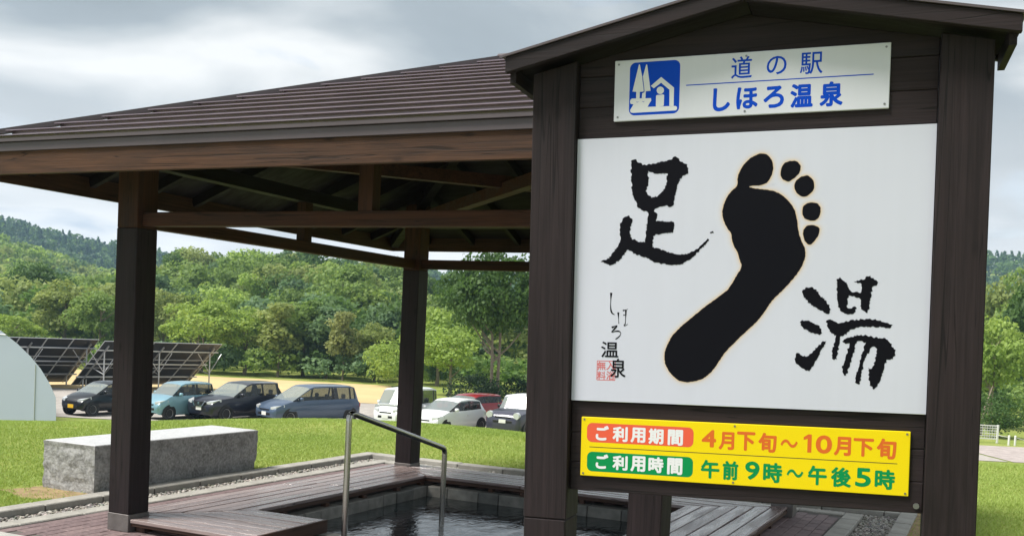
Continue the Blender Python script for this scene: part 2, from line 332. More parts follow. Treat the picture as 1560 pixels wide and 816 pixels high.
def empty(name, loc=(0,0,0), rz=0.):
    o = bpy.data.objects.new(name, None); o.empty_display_size = .2; COL.objects.link(o); o.location = loc; o.rotation_euler = (0,0,rz); return o
def tag(o, label=None, cat=None, group=None, kind=None):
    if label: o['label'] = label
    if cat: o['category'] = cat
    if group: o['group'] = group
    if kind: o['kind'] = kind
    return o
def inst(name, me, parent, loc=(0,0,0), rot=(0,0,0), scale=(1,1,1)):
    o = bpy.data.objects.new(name, me); COL.objects.link(o); o.parent = parent; o.location = loc; o.rotation_euler = rot; o.scale = scale; return o
def np_mesh(name, verts, quads=None, tris=None, tone=None):
    """fast mesh from arrays; tone: colour per vertex (n,3)"""
    me = bpy.data.meshes.new(name); faces = quads if quads is not None else tris; k = faces.shape[1]
    me.vertices.add(len(verts)); me.vertices.foreach_set('co', verts.astype(np.float32).ravel())
    me.loops.add(faces.size); me.loops.foreach_set('vertex_index', faces.astype(np.int32).ravel())
    me.polygons.add(len(faces)); me.polygons.foreach_set('loop_start', np.arange(0, faces.size, k, dtype=np.int32))
    try: me.polygons.foreach_set('loop_total', np.full(len(faces), k, np.int32))
    except Exception: pass
    if tone is not None:
        a = me.attributes.new('tone', 'FLOAT_COLOR', 'POINT')
        a.data.foreach_set('color', np.concatenate([tone, np.ones((len(tone),1))], 1).astype(np.float32).ravel())
    me.update(calc_edges=True); return me

# ------------------------------------------------------------------ frames of reference
# the foot bath stands square to itself: a runs along its front, b to its back, origin at the front left post
NX, NY, TH, S = -2.8258, 7.6721, .4374, 4.042
UA = np.array([math.cos(TH), -math.sin(TH)]); VB = np.array([math.sin(TH), math.cos(TH)])
def PW(a, b): return (NX+a*UA[0]+b*VB[0], NY+a*UA[1]+b*VB[1])
def bath(o): o.location = (NX, NY, 0); o.rotation_euler = (0, 0, -TH); return o
# terrain: level round the foot bath, a lawn that falls to a car park, wooded hills behind
LOT = -2.95
TN = [-.7, -.52, -.46, -.39, -.325, -.25, -.1, -.06, .1, .3, .44, .5, .7]
H1 = [0, .2, .3, .8, 5.4, 6.4, 5.4, -1.0, -2, -1, .5, 1, 1]
H2 = [20, 18.5, 13.5, 6.5, 3, 2, 2, 2, 2, 3, 4, 4, 4]
H3 = [52, 49.5, 42, 35, 31, 29, 28, 28, 32, 46, 54, 56, 56]
YN = np.array([92., 170., 230., 330., 400., 620., 1000.])
def terrain(x, y):
    x = np.asarray(x, float); y = np.asarray(y, float); t = x/np.maximum(y, 1.)
    y0 = 13.4+3.6*np.exp(-((t+.12)/.24)**2)+1.3*np.clip((t-.15)/.2, 0, 1)
    d = np.maximum(y-y0, 0); z = -.112*(np.sqrt(d*d+1.2)-math.sqrt(1.2)); z = np.maximum(z, LOT)
    h1, h2, h3 = np.interp(t, TN, H1), np.interp(t, TN, H2), np.interp(t, TN, H3)
    hs = [LOT+0*t, h1, h1-1.5, h2, h2-3, h3, h3-12]
    zz = z.copy()
    for i in range(6):
        k = np.clip((y-YN[i])/(YN[i+1]-YN[i]), 0, 1); k = k*k*(3-2*k)
        zz = np.where((y >= YN[i]), hs[i]+(hs[i+1]-hs[i])*k, zz)
    return zz

# ------------------------------------------------------------------ the ground
def axis_lines(lo, hi, step, far_lo, far_hi, extra):
    l = list(np.arange(lo, hi+1e-6, step)); s = step; v = hi
    while v < far_hi: s = min(s*1.22, 40); v += s; l.append(v)
    s = step; v = lo
    while v > far_lo: s = min(s*1.22, 40); v -= s; l.append(v)
    l = [q for q in l if all(abs(q-e) > .35 for e in extra)]+list(extra); return np.array(sorted(l))
HA0, HA1, HB0, HB1 = -1.20, 5.13, -7.0, 5.12
def make_ground():
    A = axis_lines(-32, 62, 1.25, -950, 950, [HA0, HA1]); B = axis_lines(-9, 110, 1.25, -70, 1000, [HB0, HB1])
    aa, bb = np.meshgrid(A, B, indexing='ij')
    X = NX+aa*UA[0]+bb*VB[0]; Y = NY+aa*UA[1]+bb*VB[1]; Z = terrain(X, Y)
    V = np.stack([X, Y, Z], -1).reshape(-1, 3); nb = len(B)
    i, j = np.meshgrid(np.arange(len(A)-1), np.arange(nb-1), indexing='ij')
    ca = (A[:-1]+A[1:])/2; cbm = (B[:-1]+B[1:])/2
    inside = ((ca > HA0) & (ca < HA1))[:, None] & ((cbm > HB0) & (cbm < HB1))[None, :]
    i, j = i[~inside], j[~inside]
    q = np.stack([i*nb+j, (i+1)*nb+j, (i+1)*nb+j+1, i*nb+j+1], -1)
    me = np_mesh('ground', V, quads=q); o = link('ground', me, 'lawn', smooth=180); tag(o, kind='structure')
make_ground()
def sheet(name, pts, mat, dz=.02, sub=0):
    """a level sheet laid on the car-park level"""
    me = bpy.data.meshes.new(name); me.from_pydata([(x, y, LOT+dz) for x, y in pts], [], [tuple(range(len(pts)))]); me.update()
    return tag(link(name, me, mat), kind='structure')
sheet('parking_lot', [(-75, 43.2), (12, 45), (22, 45.2), (22, 61), (-75, 61)], 'lot_gravel')
sheet('straw_field', [(-80, 61.2), (-7.5, 61.2), (-8.0, 70), (-9.5, 81), (-26, 81.5), (-80, 82)], 'field_straw')
sheet('gravel_road', [(22.2, 45.2), (75, 47), (75, 53.6), (22.2, 53)], 'road_gravel')

def blade_field():
    """short grass near enough to show its blades"""
    n = 520000
    y = 6.5+(nr.random(n)**1.7)*15.5; t = -.56+1.12*nr.random(n); x = t*y
    qa = (x-NX)*UA[0]+(y-NY)*UA[1]; qb = (x-NX)*VB[0]+(y-NY)*VB[1]
    edge = .03*np.sin(7*qb)+.03*nr.random(n)
    keep = ~((qa > -1.27+edge-.03) & (qa < 5.21-edge) & (qb < 5.21-edge))
    keep &= ~((qa > -1.99) & (qa < -1.28) & (qb > .87) & (qb < 3.13))
    soil = ((qa+1.68)/.46)**2+((qb-.74)/.32)**2 < 1+.5*np.sin(9*qa)*np.sin(8*qb); keep &= ~(soil & (nr.random(n) > .12))
    soil2 = (qa > 5.1) & (qa < 5.45) & (qb > 3.2) & (qb < 5.4); keep &= ~(soil2 & (nr.random(n) > .15))
    keep &= ~((qa > 5.2) & (qb < 1.5))      # behind the sign and the camera
    x, y = x[keep], y[keep]; n = len(x); z = terrain(x, y)
    cl = .5+.5*np.sin(x*1.9+1.1*np.sin(y*1.3))*np.cos(y*1.6+x*.7); cl = .6*cl+.4*nr.random(n)
    h = (.014+.022*nr.random(n))*(.7+.6*cl); w = .003+.0025*nr.random(n)+y*.00010
    ang = nr.random(n)*2*np.pi; lean = nr.normal(0, .022, (n, 2))
    c, s = np.cos(ang)*w, np.sin(ang)*w
    V = np.empty((n, 3, 3)); V[:, 0] = np.stack([x-c, y-s, z-.004], -1); V[:, 1] = np.stack([x+c, y+s, z-.004], -1); V[:, 2] = np.stack([x+lean[:, 0], y+lean[:, 1], z+h], -1)
    pat = .5+.5*np.sin(x*.55+2.1*np.sin(y*.31))*np.sin(y*.47+1.3*np.sin(x*.4)); tone = np.clip(-.05+.40*cl+.30*nr.random(n)+.30*pat+.06, 0, 1); T = np.repeat(tone[:, None], 3, 1)[:, :, None].repeat(3, 2).reshape(-1, 3)
    me = np_mesh('lawn_grass', V.reshape(-1, 3), tris=np.arange(n*3).reshape(-1, 3), tone=T)
    o = link('lawn_grass', me, 'grass_blade'); tag(o, 'short mown green grass of the lawn round the foot bath', 'grass', kind='stuff')
blade_field()
def soil_patch(name, ca, cb, ra, rb, seed):
    rr = random.Random(seed); k = 26; m = MB()
    pts = [(ca+ra*(1+.28*math.sin(3*t+seed)+rr.uniform(-.12, .12))*math.cos(t), cb+rb*(1+.22*math.sin(4*t)+rr.uniform(-.1, .1))*math.sin(t)) for t in [2*math.pi*i/k for i in range(k)]]
    m.v = [(min(x, -1.275), y, .004) for x, y in pts]; m.f = [tuple(range(k))]
    tag(bath(m.build(name, 'soil')), kind='structure')
soil_patch('bare_soil', -1.68, .74, .46, .30, 2)
m = MB(); m.box(5.14, 5.42, 3.0, 5.5, -.05, .006); tag(bath(m.build('sand_strip', 'soil')), kind='structure')

# ------------------------------------------------------------------ paving, kerbs and gravel drain
def paving():
    m = MB()
    PA0, PA1, PB0, PB1 = -.66, 4.56, -.62, 4.63
    HO = (.42, 3.43, .67, 3.63)
    for x0, x1, y0, y1 in ((PA0, HO[0], PB0, PB1), (HO[1], PA1, PB0, PB1), (HO[0], HO[1], PB0, HO[2]), (HO[0], HO[1], HO[3], PB1)):
        m.box(x0, x1, y0, y1, -.3, -.008)
    root = tag(bath(m.build('paving', 'mortar')), kind='structure')
    pm = MB(); pm.box(-.0475, .0475, -.0975, .0975, -.03, 0); pme = pm.mesh('paver')
    bm = bmesh.new(); bm.from_mesh(pme); bmesh.ops.bevel(bm, geom=[e for e in bm.edges if all(v.co.z > -.01 for v in e.verts)], offset=.004, segments=1, affect='EDGES'); bmesh.ops.recalc_face_normals(bm, faces=bm.faces[:]); bm.to_mesh(pme); bm.free()
    pme.materials.append(MATS['paver_red'])
    rest = MB(); na = int((PA1-PA0)/.1)
    for i in range(na):
        a = PA0+.052+i*.1
        for j in range(-1, 28):
            b = PB0+.1+j*.2+(.1 if i % 2 else 0)
            if b-.1 < PB0-.01 or b+.1 > PB1+.01: continue
            if HO[0]-.1 < a < HO[1]+.1 and HO[2]-.1 < b < HO[3]+.1: continue
            vis = (a < .35 and b < 1.3) or (a < 1.7 and b < .0) or (a > 4.05 and b > 1.9)
            if vis: inst('paver', pme, root, (a, b, rng.uniform(-.002, .002)), (rng.uniform(-.008, .008), rng.uniform(-.008, .008), rng.uniform(-.008, .008)))
            else: rest.box(a-.0475, a+.0475, b-.0975, b+.0975, -.03, rng.uniform(-.002, .001))
    tag(rest.build('paver_field', 'paver_red', root, fix=False), kind='stuff')
paving()
m = MB(); m.box(-.66, 4.56, -7.0, -.635, -.3, .004); tag(bath(m.build('apron', 'concrete_pale')), kind='structure')
def kerb(name, o, i, top, mat, n_unit=.6):
    """three runs of kerb stones: o outer and i inner line as (a_left, a_right, b_back)"""
    m = MB(); z = top-.012
    m.box(o[0]+.004, i[0]-.004, -7, o[2]-.004, -.3, z); m.box(i[1]+.004, o[1]-.004, -7, o[2]-.004, -.3, z); m.box(i[0]-.004, i[1]+.004, i[2]+.004, o[2]-.004, -.3, z)
    root = tag(bath(m.build(name, 'mortar')), kind='structure')
    w1, w2, w3 = i[0]-o[0], o[1]-i[1], o[2]-i[2]
    def unit(a0, a1, b0, b1):
        k = MB(); k.box(-(a1-a0)/2, (a1-a0)/2, -(b1-b0)/2, (b1-b0)/2, -.2, 0)
        s = k.build('kerb_stone', mat, root, bevel=.008); s.location = ((a0+a1)/2, (b0+b1)/2, top+rng.uniform(-.003, .003)); s.rotation_euler = (0, rng.uniform(-.006, .006), rng.uniform(-.003, .003))
    b = -7.0+.0
    while b < o[2]-.1:
        e = min(b+n_unit, o[2]); unit(o[0], i[0], b+.004, e-.004); unit(i[1], o[1], b+.004, e-.004); b = e
    a = i[0]
    while a < i[1]-.05:
        e = min(a+n_unit, i[1]); unit(a+.004, e-.004, i[2], o[2]); a = e
    return root
kerb('inner_kerb', (-.83, 4.73, 4.80), (-.665, 4.565, 4.635), .012, 'concrete')
kerb('outer_kerb', (-1.27, 5.20, 5.20), (-1.10, 5.05, 5.035), .030, 'concrete')
def gravel():
    m = MB(); m.box(-1.10, -.83, -7, 5.035, -.3, -.06); m.box(4.73, 5.05, -7, 5.035, -.3, -.06); m.box(-.83, 4.73, 4.80, 5.035, -.3, -.06)
    tag(bath(m.build('gravel_bed', 'gravel_bed')), kind='structure')
    n = 17000
    reg = nr.random(n); a = np.empty(n); b = np.empty(n)
    k0 = reg < .38; k1 = (reg >= .38) & (reg < .68); k2 = reg >= .68
    a[k0] = -1.09+.25*nr.random(k0.sum()); b[k0] = -1.6+6.6*nr.random(k0.sum())
    a[k1] = -.9+5.7*nr.random(k1.sum()); b[k1] = 4.81+.215*nr.random(k1.sum())
    a[k2] = 4.745+.29*nr.random(k2.sum()); b[k2] = 2.2+2.8*nr.random(k2.sum())
    ico = MB(); t = (1+5**.5)/2
    base = np.array([(-1,t,0),(1,t,0),(-1,-t,0),(1,-t,0),(0,-1,t),(0,1,t),(0,-1,-t),(0,1,-t),(t,0,-1),(t,0,1),(-t,0,-1),(-t,0,1)], float)/1.9
    F = np.array([(0,11,5),(0,5,1),(0,1,7),(0,7,10),(0,10,11),(1,5,9),(5,11,4),(11,10,2),(10,7,6),(7,1,8),(3,9,4),(3,4,2),(3,2,6),(3,6,8),(3,8,9),(4,9,5),(2,4,11),(6,2,10),(8,6,7),(9,8,1)])
    sz = .009+.010*nr.random(n)**1.5; sc = np.stack([sz*(.8+.6*nr.random(n)), sz*(.7+.5*nr.random(n)), sz*(.45+.4*nr.random(n))], -1)
    jit = 1+.22*nr.normal(0, 1, (n, 12, 1)); P = base[None]*sc[:, None]*np.clip(jit, .6, 1.5)
    an = nr.random(n)*6.28; c, s = np.cos(an)[:, None], np.sin(an)[:, None]
    Q = np.stack([P[..., 0]*c-P[..., 1]*s, P[..., 0]*s+P[..., 1]*c, P[..., 2]], -1)
    Q += np.stack([a, b, -.052+.03*nr.random(n)], -1)[:, None]
    g = nr.random((n, 1)); col = (.15+.36*g**1.2)*np.array([[1.0, .93, .83]])+nr.normal(0, .012, (n, 3)); col = np.clip(col, .03, .6)
    T = np.repeat(col[:, None], 12, 1).reshape(-1, 3)
    me = np_mesh('gravel', Q.reshape(-1, 3), tris=(F[None]+12*np.arange(n)[:, None, None]).reshape(-1, 3), tone=T)
    tag(bath(link('gravel', me, 'pebble')), 'small grey and tan pebbles in the drain strip between the kerbs', 'gravel', kind='stuff')
gravel()

# ------------------------------------------------------------------ pool, water, deck
def pool():
    root = bath(empty('foot_bath_pool')); tag(root, 'sunken foot bath basin of grey stone blocks under the wooden deck', 'pool')
    a0, a1, b0, b1 = .60, 3.25, .85, 3.45
    m = MB(); m.box(a0-.17, a1+.17, b0-.17, b1+.17, -.62, -.55); m.build('basin_floor', 'pool_floor', root)
    for nm, run in (('wall', (a0, b0, a0, b1)), ('wall', (a1, b1, a1, b0)), ('wall', (a0, b1, a1, b1)), ('wall', (a1, b0, a0, b0))):
        x0, y0, x1, y1 = run; L = math.hypot(x1-x0, y1-y0); dx, dy = (x1-x0)/L, (y1-y0)/L
        out = {(0, 1): (-1, 0), (0, -1): (1, 0), (1, 0): (0, 1), (-1, 0): (0, -1)}[(round(dx), round(dy))]
        m = MB(); p = [(x0, y0), (x1, y1)]
        xs = sorted((x0+out[0]*.012, x1+out[0]*.15)) if out[0] else sorted((x0, x1)); ys = sorted((y0+out[1]*.012, y1+out[1]*.15)) if out[1] else sorted((y0, y1))
        m.box(xs[0], xs[1], ys[0], ys[1], -.56, -.006); w = m.build('wall', 'mortar', root)
        s = 0.; q = rng.uniform(.18, .3)
        while s < L-.01:
            e = min(s+q, L)
            if L-e < .1: e = L
            k = MB(); t0, t1 = s+.004, e-.004
            d0, d1 = -rng.uniform(0, .008), .12
            xa, xb = x0+dx*t0+out[0]*d0, x0+dx*t1+out[0]*d1; ya, yb = y0+dy*t0+out[1]*d0, y0+dy*t1+out[1]*d1
            k.box(min(xa, xb), max(xa, xb), min(ya, yb), max(ya, yb), -.125+rng.uniform(-.006, .006), rng.uniform(-.004, .002)); k.build('stone_block', 'pool_stone', w, bevel=.006)
            k = MB(); k.box(min(xa, xb), max(xa, xb), min(ya, yb), max(ya, yb), -.42, -.14); k.build('stone_block', 'pool_stone', w)
            s = e; q = rng.uniform(.22, .42)
    m = MB(); n = 60; A = np.linspace(a0-.02, a1+.02, 2); m.v = [(a0-.01, b0-.01, -.105), (a1+.01, b0-.01, -.105), (a1+.01, b1+.01, -.105), (a0-.01, b1+.01, -.105)]; m.f = [(0, 1, 2, 3)]
    tag(bath(m.build('water', 'water')), kind='structure')
pool()
def deck():
    root = bath(empty('wooden_deck')); tag(root, 'low U shaped deck of wet greyed planks round the foot bath', 'deck')
    Z0, Z1 = .072, .10
    O0, O1, I0, I1, F0, F1, B0, B1 = -.17, 4.12, .55, 3.30, -.10, .82, 3.50, 4.16
    def plank(pts, mat):
        m = MB(); dz = rng.uniform(-.0025, .0025); m.prism(pts, Z0+dz, Z1+dz); m.build('plank', mat, root, bevel=.004)
    n = 6; w = (I0-O0)/n; g = .006
    nearm = lambda a: F0+(a-O0)*(F1-F0)/(I0-O0)                       # front mitre
    farm = lambda a: B0+(I0-a)*(B1-B0)/(I0-O0)
    for i in range(n):                                                # left run
        a0, a1 = O0+i*w+g, O0+(i+1)*w-g
        s0, s1 = max(nearm(a0), .106 if a0 < .1 else -9), max(nearm(a1), .106 if a0 < .1 else -9)
        mid = 2.05+.25*(i % 2)
        if s0 > mid: continue
        plank([(a0, s0+g), (a1, s1+g), (a1, mid-g), (a0, mid-g)], 'deck_y'); plank([(a0, mid+g), (a1, mid+g), (a1, farm(a1)-g), (a0, farm(a0)-g)], 'deck_y')
    wr = (O1-I1)/6
    rn = lambda a: F0+(O1-a)*(F1-F0)/(O1-I1); rf = lambda a: B0+(a-I1)*(B1-B0)/(O1-I1)
    for i in range(6):                                                # right run
        a0, a1 = I1+i*wr+g, I1+(i+1)*wr-g; mid = 1.75+.3*(i % 2)
        plank([(a0, rn(a0)+g), (a1, rn(a1)+g), (a1, mid-g), (a0, mid-g)], 'deck_y'); plank([(a0, mid+g), (a1, mid+g), (a1, rf(a1)-g), (a0, rf(a0)-g)], 'deck_y')
    n = 6; w = (B1-B0)/n
    lb = lambda b: I0-(b-B0)*(I0-O0)/(B1-B0); rb = lambda b: I1+(b-B0)*(O1-I1)/(B1-B0)
    for i in range(n):                                                # back run
        b0, b1 = B0+i*w+g, B0+(i+1)*w-g; mid = 1.62
        plank([(lb(b0)+g, b0), (mid-g, b0), (mid-g, b1), (lb(b1)+g, b1)], 'deck_x'); plank([(mid+g, b0), (rb(b0)-g, b0), (rb(b1)-g, b1), (mid+g, b1)], 'deck_x')
    n = 8; w = (F1-F0)/n
    for i in range(n):                                                # front wings
        b0, b1 = F0+i*w+g, F0+(i+1)*w-g
        l0 = O0+(b0-F0)*(I0-O0)/(F1-F0); l1 = O0+(b1-F0)*(I0-O0)/(F1-F0)
        if b0 < .1: l0 = l1 = max(.106, l1)
        plank([(l0+g, b0), (1.20, b0), (1.20, b1), (l1+g, b1)], 'deck_x')
        r0 = O1-(b0-F0)*(O1-I1)/(F1-F0); r1 = O1-(b1-F0)*(O1-I1)/(F1-F0)
        if b0 < .1: r0 = r1 = min(S-.106, r1)
        plank([(2.84, b0), (r0-g, b0), (r1-g, b1), (2.84, b1)], 'deck_x')
    def brd(x0, x1, y0, y1, z0, z1, mat, nm='frame_board'):
        m = MB(); m.box(x0, x1, y0, y1, z0, z1); m.build(nm, mat, root, bevel=.003)
    brd(1.202, 1.226, F0+.002, F1, .004, .102, 'frame_y'); brd(2.814, 2.838, F0+.002, F1, .004, .102, 'frame_y')    # wing ends
    brd(.56, 1.20, F1-.05, F1-.02, .03, .070, 'frame_x'); brd(2.84, 3.29, F1-.05, F1-.02, .03, .070, 'frame_x')
    brd(I0-.045, I0-.015, F1, B0+.02, .032, .070, 'frame_y'); brd(I1+.015, I1+.045, F1, B0+.02, .032, .070, 'frame_y'); brd(I0-.015, I1+.015, B0+.015, B0+.045, .036, .070, 'frame_x')
    brd(O1-.03, O1-.005, .9, B1-.02, .035, .070, 'frame_y'); brd(O0+.02, O0+.045, .15, B1-.02, .035, .070, 'frame_y'); brd(.11, 1.20, F0+.02, F0+.045, .045, .070, 'frame_x')
    brd(2.84, 3.93, F0+.02, F0+.045, .045, .070, 'frame_x'); brd(O0+.03, O1-.03, B1-.04, B1-.015, .035, .070, 'frame_x')
    for b in (1.15, 1.75, 2.35, 2.95, 3.42):
        for a in (I0-.06, I1+.0): brd(a, a+.06, b, b+.06, -.006, .033, 'frame_z', 'leg')
        brd(O1-.07, O1-.012, b, b+.06, -.006, .036, 'frame_z', 'leg'); brd(O0+.0, O0+.06, b, b+.06, -.006, .036, 'frame_z', 'leg')
    for a in (.72, 1.27, 1.62, 1.69, 2.25, 2.85): brd(a, a+.05, B0+.012, B0+.07, -.006, .0365, 'frame_z', 'leg')
    for a in (.13, .68, 1.08, 2.88, 3.4): brd(a, a+.08, F0+.05, F0+.13, -.006, .07, 'frame_z', 'leg')
deck()
def handrail():
    root = bath(empty('handrail')); tag(root, 'bent stainless steel handrail leading down into the foot bath', 'handrail')
    A, B = Vector((1.45, .72, 0)), Vector((1.47, 2.2, -.54)); ta, tb = Vector((1.45, .72, .955)), Vector((1.47, 2.2, .565))
    d = (tb-ta).normalized(); pts = [A, Vector((A.x, A.y, .6))]
    def bend(c, d0, d1, r=.07, k=8):
        p0, p1 = c-d0*r, c+d1*r
        return [(1-t)**2*p0+2*t*(1-t)*c+t*t*p1 for t in [i/k for i in range(k+1)]]
    up, dn = Vector((0, 0, 1)), Vector((0, 0, -1))
    pts += bend(ta, up, d)+bend(tb, d, dn, .05)+[Vector((B.x, B.y, .2)), B]
    MB().tube(pts, .0235, 16).build('rail', 'steel', root, smooth=60)
    for p, z in ((A, 0), (B, -.55)):
        MB().tube([(p.x, p.y, z), (p.x, p.y, z+.012)], .055, 20).build('flange', 'steel', root, smooth=40)
handrail()
def bench():
    root = bath(empty('stone_bench')); root.location = (*PW(-1.635, 2.0), 0); tag(root, 'long rough granite block bench with pale polished top on the lawn', 'bench')
    L, W, H = 2.22, .64, .43
    bm = bmesh.new(); nx_, ny_, nz_ = 14, 46, 10
    bmesh.ops.create_cube(bm, size=1)
    bmesh.ops.subdivide_edges(bm, edges=bm.edges[:], cuts=9, use_grid_fill=True)
    from mathutils import noise as mn
    for v in bm.verts:
        c = v.co.copy(); p = Vector((c.x*W, c.y*L, (c.z+.5)*H-.03*(c.z < -.49)))
        side = (abs(c.x) > .49) or (abs(c.y) > .49)
        if side and c.z < .49:
            nrm = Vector((math.copysign(1, c.x) if abs(c.x) > .49 else 0, math.copysign(1, c.y) if abs(c.y) > .49 else 0, 0))
            k = mn.noise(p*5.5+Vector((3, 1, 7)))*.009+mn.noise(p*15)*.009-.004
            if c.z < -.3: k -= .02*mn.noise(p*3)+.005
            p += nrm*k
        v.co = p
    me = bpy.data.meshes.new('body'); bm.to_mesh(me); bm.free()
    b = link('body', me, 'granite_rough', root); sub = b.modifiers.new('sub', 'SUBSURF'); sub.subdivision_type = 'SIMPLE'; sub.levels = sub.render_levels = 2
    tx = bpy.data.textures.new('rock', 'CLOUDS'); tx.noise_scale = .09; tx.noise_depth = 4
    dm = b.modifiers.new('rough', 'DISPLACE'); dm.texture = tx; dm.strength = .022; dm.mid_level = .5; dm.texture_coords = 'LOCAL'
    vg = b.vertex_groups.new(name='sides')
    vg.add([v.index for v in me.vertices if v.co.z < H-.02], 1.0, 'REPLACE'); dm.vertex_group = 'sides'
    m = MB(); m.box(-W/2+.012, W/2-.012, -L/2+.012, L/2-.012, H-.004, H+.006); m.build('top', 'granite_top', root, bevel=.003)
bench()

# ------------------------------------------------------------------ pavilion
def pavilion():
    root = bath(empty('pavilion')); tag(root, 'dark timber pavilion with stepped brown metal roof over the foot bath', 'pavilion')
    h = .1015; c = S/2; R0 = S/2+.843
    zr = lambda a, b: 2.66+(3.80-2.66)*(1-max(abs(a-c), abs(b-c))/R0)            # underside of the roof
    for a, b in ((0, 0), (S, 0), (0, S), (S+.02, S+.20)):
        m = MB(); m.box(a-h, a+h, b-h, b+h, .13, 2.235); p = m.build('post', 'stain_z', root, bevel=.006)
        m = MB(); m.box(a-h-.002, a+h+.002, b-h-.002, b+h+.002, 0, .1298); m.build('shoe', 'shoe_metal', p, bevel=.003)
        m = MB(); m.box(a-h+.002, a+h-.002, b-h+.002, b+h-.002, 2.2352, zr(a, b)-.05); m.build('post_head', 'brown_z', p, bevel=.005)
        m = MB(); sgx = .012; 
    t = .05
    for run in ('f', 'b', 'l', 'r'):
        m = MB(); q = MB()
        if run in 'fb':
            b = 0 if run == 'f' else S; m.box(h-.02, S-h+.02, b-t, b+t, 2.2535, 2.353); q.box(h-.3, S-h+.3, b-.06, b+.06, 2.70, 2.815); ax = 'x'
            k = MB(); k.box(c-.055, c+.055, b-.045, b+.045, 2.3535, 2.698)
        else:
            a = 0 if run == 'l' else S; m.box(a-t, a+t, h-.02, S-h+.02, 2.2505, 2.350); q.box(a-.06, a+.06, .065, S-.065, 2.702, 2.813); ax = 'y'
            k = MB(); k.box(a-.045, a+.045, c-.055, c+.055, 2.3505, 2.700)
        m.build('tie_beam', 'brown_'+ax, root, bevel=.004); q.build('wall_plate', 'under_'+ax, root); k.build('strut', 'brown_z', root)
    for p, q_ in (((S-.12, .12), (.12, S-.12)), ((.12, .12), (S-.12, S-.12))):
        dz = .0 if p[0] > 1 else .06
        MB().beam((*p, 2.79+dz), (*q_, 2.79+dz), .09, .10).build('cross_beam', 'brown_x', root)
    # hip rafters and common rafters under the boards
    for sx in (-1, 1):
        for sy in (-1, 1):
            MB().beam((c+sx*(R0-.08), c+sy*(R0-.08), 2.60), (c+sx*.05, c+sy*.05, 3.70), .09, .10).build('hip_rafter', 'under_x', root)
    for k in range(-4, 5):
        d = k*.58
        if k == 0: continue
        for side in range(4):
            e = abs(d)+.06
            P = [(c+d, c-R0+.06), (c+d, c-e)]
            def rot(p):
                x, y = p[0]-c, p[1]-c
                for _ in range(side): x, y = -y, x
                return (c+x, c+y)
            p, q_ = rot(P[0]), rot(P[1])
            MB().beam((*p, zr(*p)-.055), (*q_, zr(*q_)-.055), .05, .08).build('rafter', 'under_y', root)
    def ring(r0, z0, r1, z1, r2, z2, r3, z3):
        """closed square ring from four profile points (half width, height)"""
        m = MB(); P = ((r0, z0), (r1, z1), (r2, z2), (r3, z3))
        for r, z in P: m.v += [(c-r, c-r, z), (c+r, c-r, z), (c+r, c+r, z), (c-r, c+r, z)]
        for i in range(4):
            for k in range(4):
                j = (i+1) % 4; m.f.append((i*4+k, i*4+(k+1) % 4, j*4+(k+1) % 4, j*4+k))
        return m
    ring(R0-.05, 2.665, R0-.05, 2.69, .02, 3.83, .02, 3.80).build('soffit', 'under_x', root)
    # eave boards, one to a side, and the metal trim above
    for side in range(4):
        m = MB(); r = R0-.015; th = .045
        pts = [(-r, -r), (r, -r), (r-th, -r+th), (-r+th, -r+th)]
        def rr(p):
            x, y = p
            for _ in range(side): x, y = -y, x
            return (c+x, c+y)
        m.prism([rr(p) for p in pts], 2.516, 2.6665); m.build('eave_board', 'weathered_'+('x' if side % 2 == 0 else 'y'), root)
        m = MB(); r = R0; pts = [(-r, -r), (r, -r), (r-.03, -r+.03), (-r+.03, -r+.03)]; m.prism([rr(p) for p in pts], 2.667, 2.722); m.build('eave_trim', 'trim_metal', root)
        m = MB(); r = R0+.022; pts = [(-r, -r), (r, -r), (r-.05, -r+.05), (-r+.05, -r+.05)]; m.prism([rr(p) for p in pts], 2.726, 2.745); m.build('drip_edge', 'trim_metal', root)
    n = 13; ZB, ZT = 2.748, 3.86; ro = R0+.016
    for k in range(n):
        r0 = ro*(1-k/n); r1 = ro*(1-(k+1)/n); z0 = ZB+(ZT-ZB)*k/n; z1 = ZB+(ZT-ZB)*(k+1)/n
        rs_, lp_ = .017, .006
        m = MB()
        prof = [(r0-.034, z0-.008), (r0-.034, z0+rs_), (r0+.014, z0+rs_), (r0+.014, z0+rs_+lp_), (r1-.04 if k < n-1 else .03, z1+.002)]
        for r, z in prof: m.v += [(c-r, c-r, z), (c+r, c-r, z), (c+r, c+r, z), (c-r, c+r, z)]
        for i in range(4):
            for q in range(4): m.f.append((i*4+q, i*4+(q+1) % 4, (i+1)*4+(q+1) % 4, (i+1)*4+q))
        if k == n-1: m.f.append((16, 17, 18, 19))
        m.build('roof_course', 'roof_metal', root)
    for sx in (-1, 1):
        for sy in (-1, 1):
            m = MB(); p = Vector((c+sx*(ro+.022), c+sy*(ro+.022), ZB+.008)); q = Vector((c+sx*.02, c+sy*.02, ZT+.016)); m.beam(p, q, .055, .034); m.build('hip_cap', 'trim_metal', root)
    m = MB(); m.box(c-.10, c+.10, c-.10, c+.10, ZT-.03, ZT+.03); m.build('roof_cap', 'trim_metal', root, bevel=.02)
pavilion()

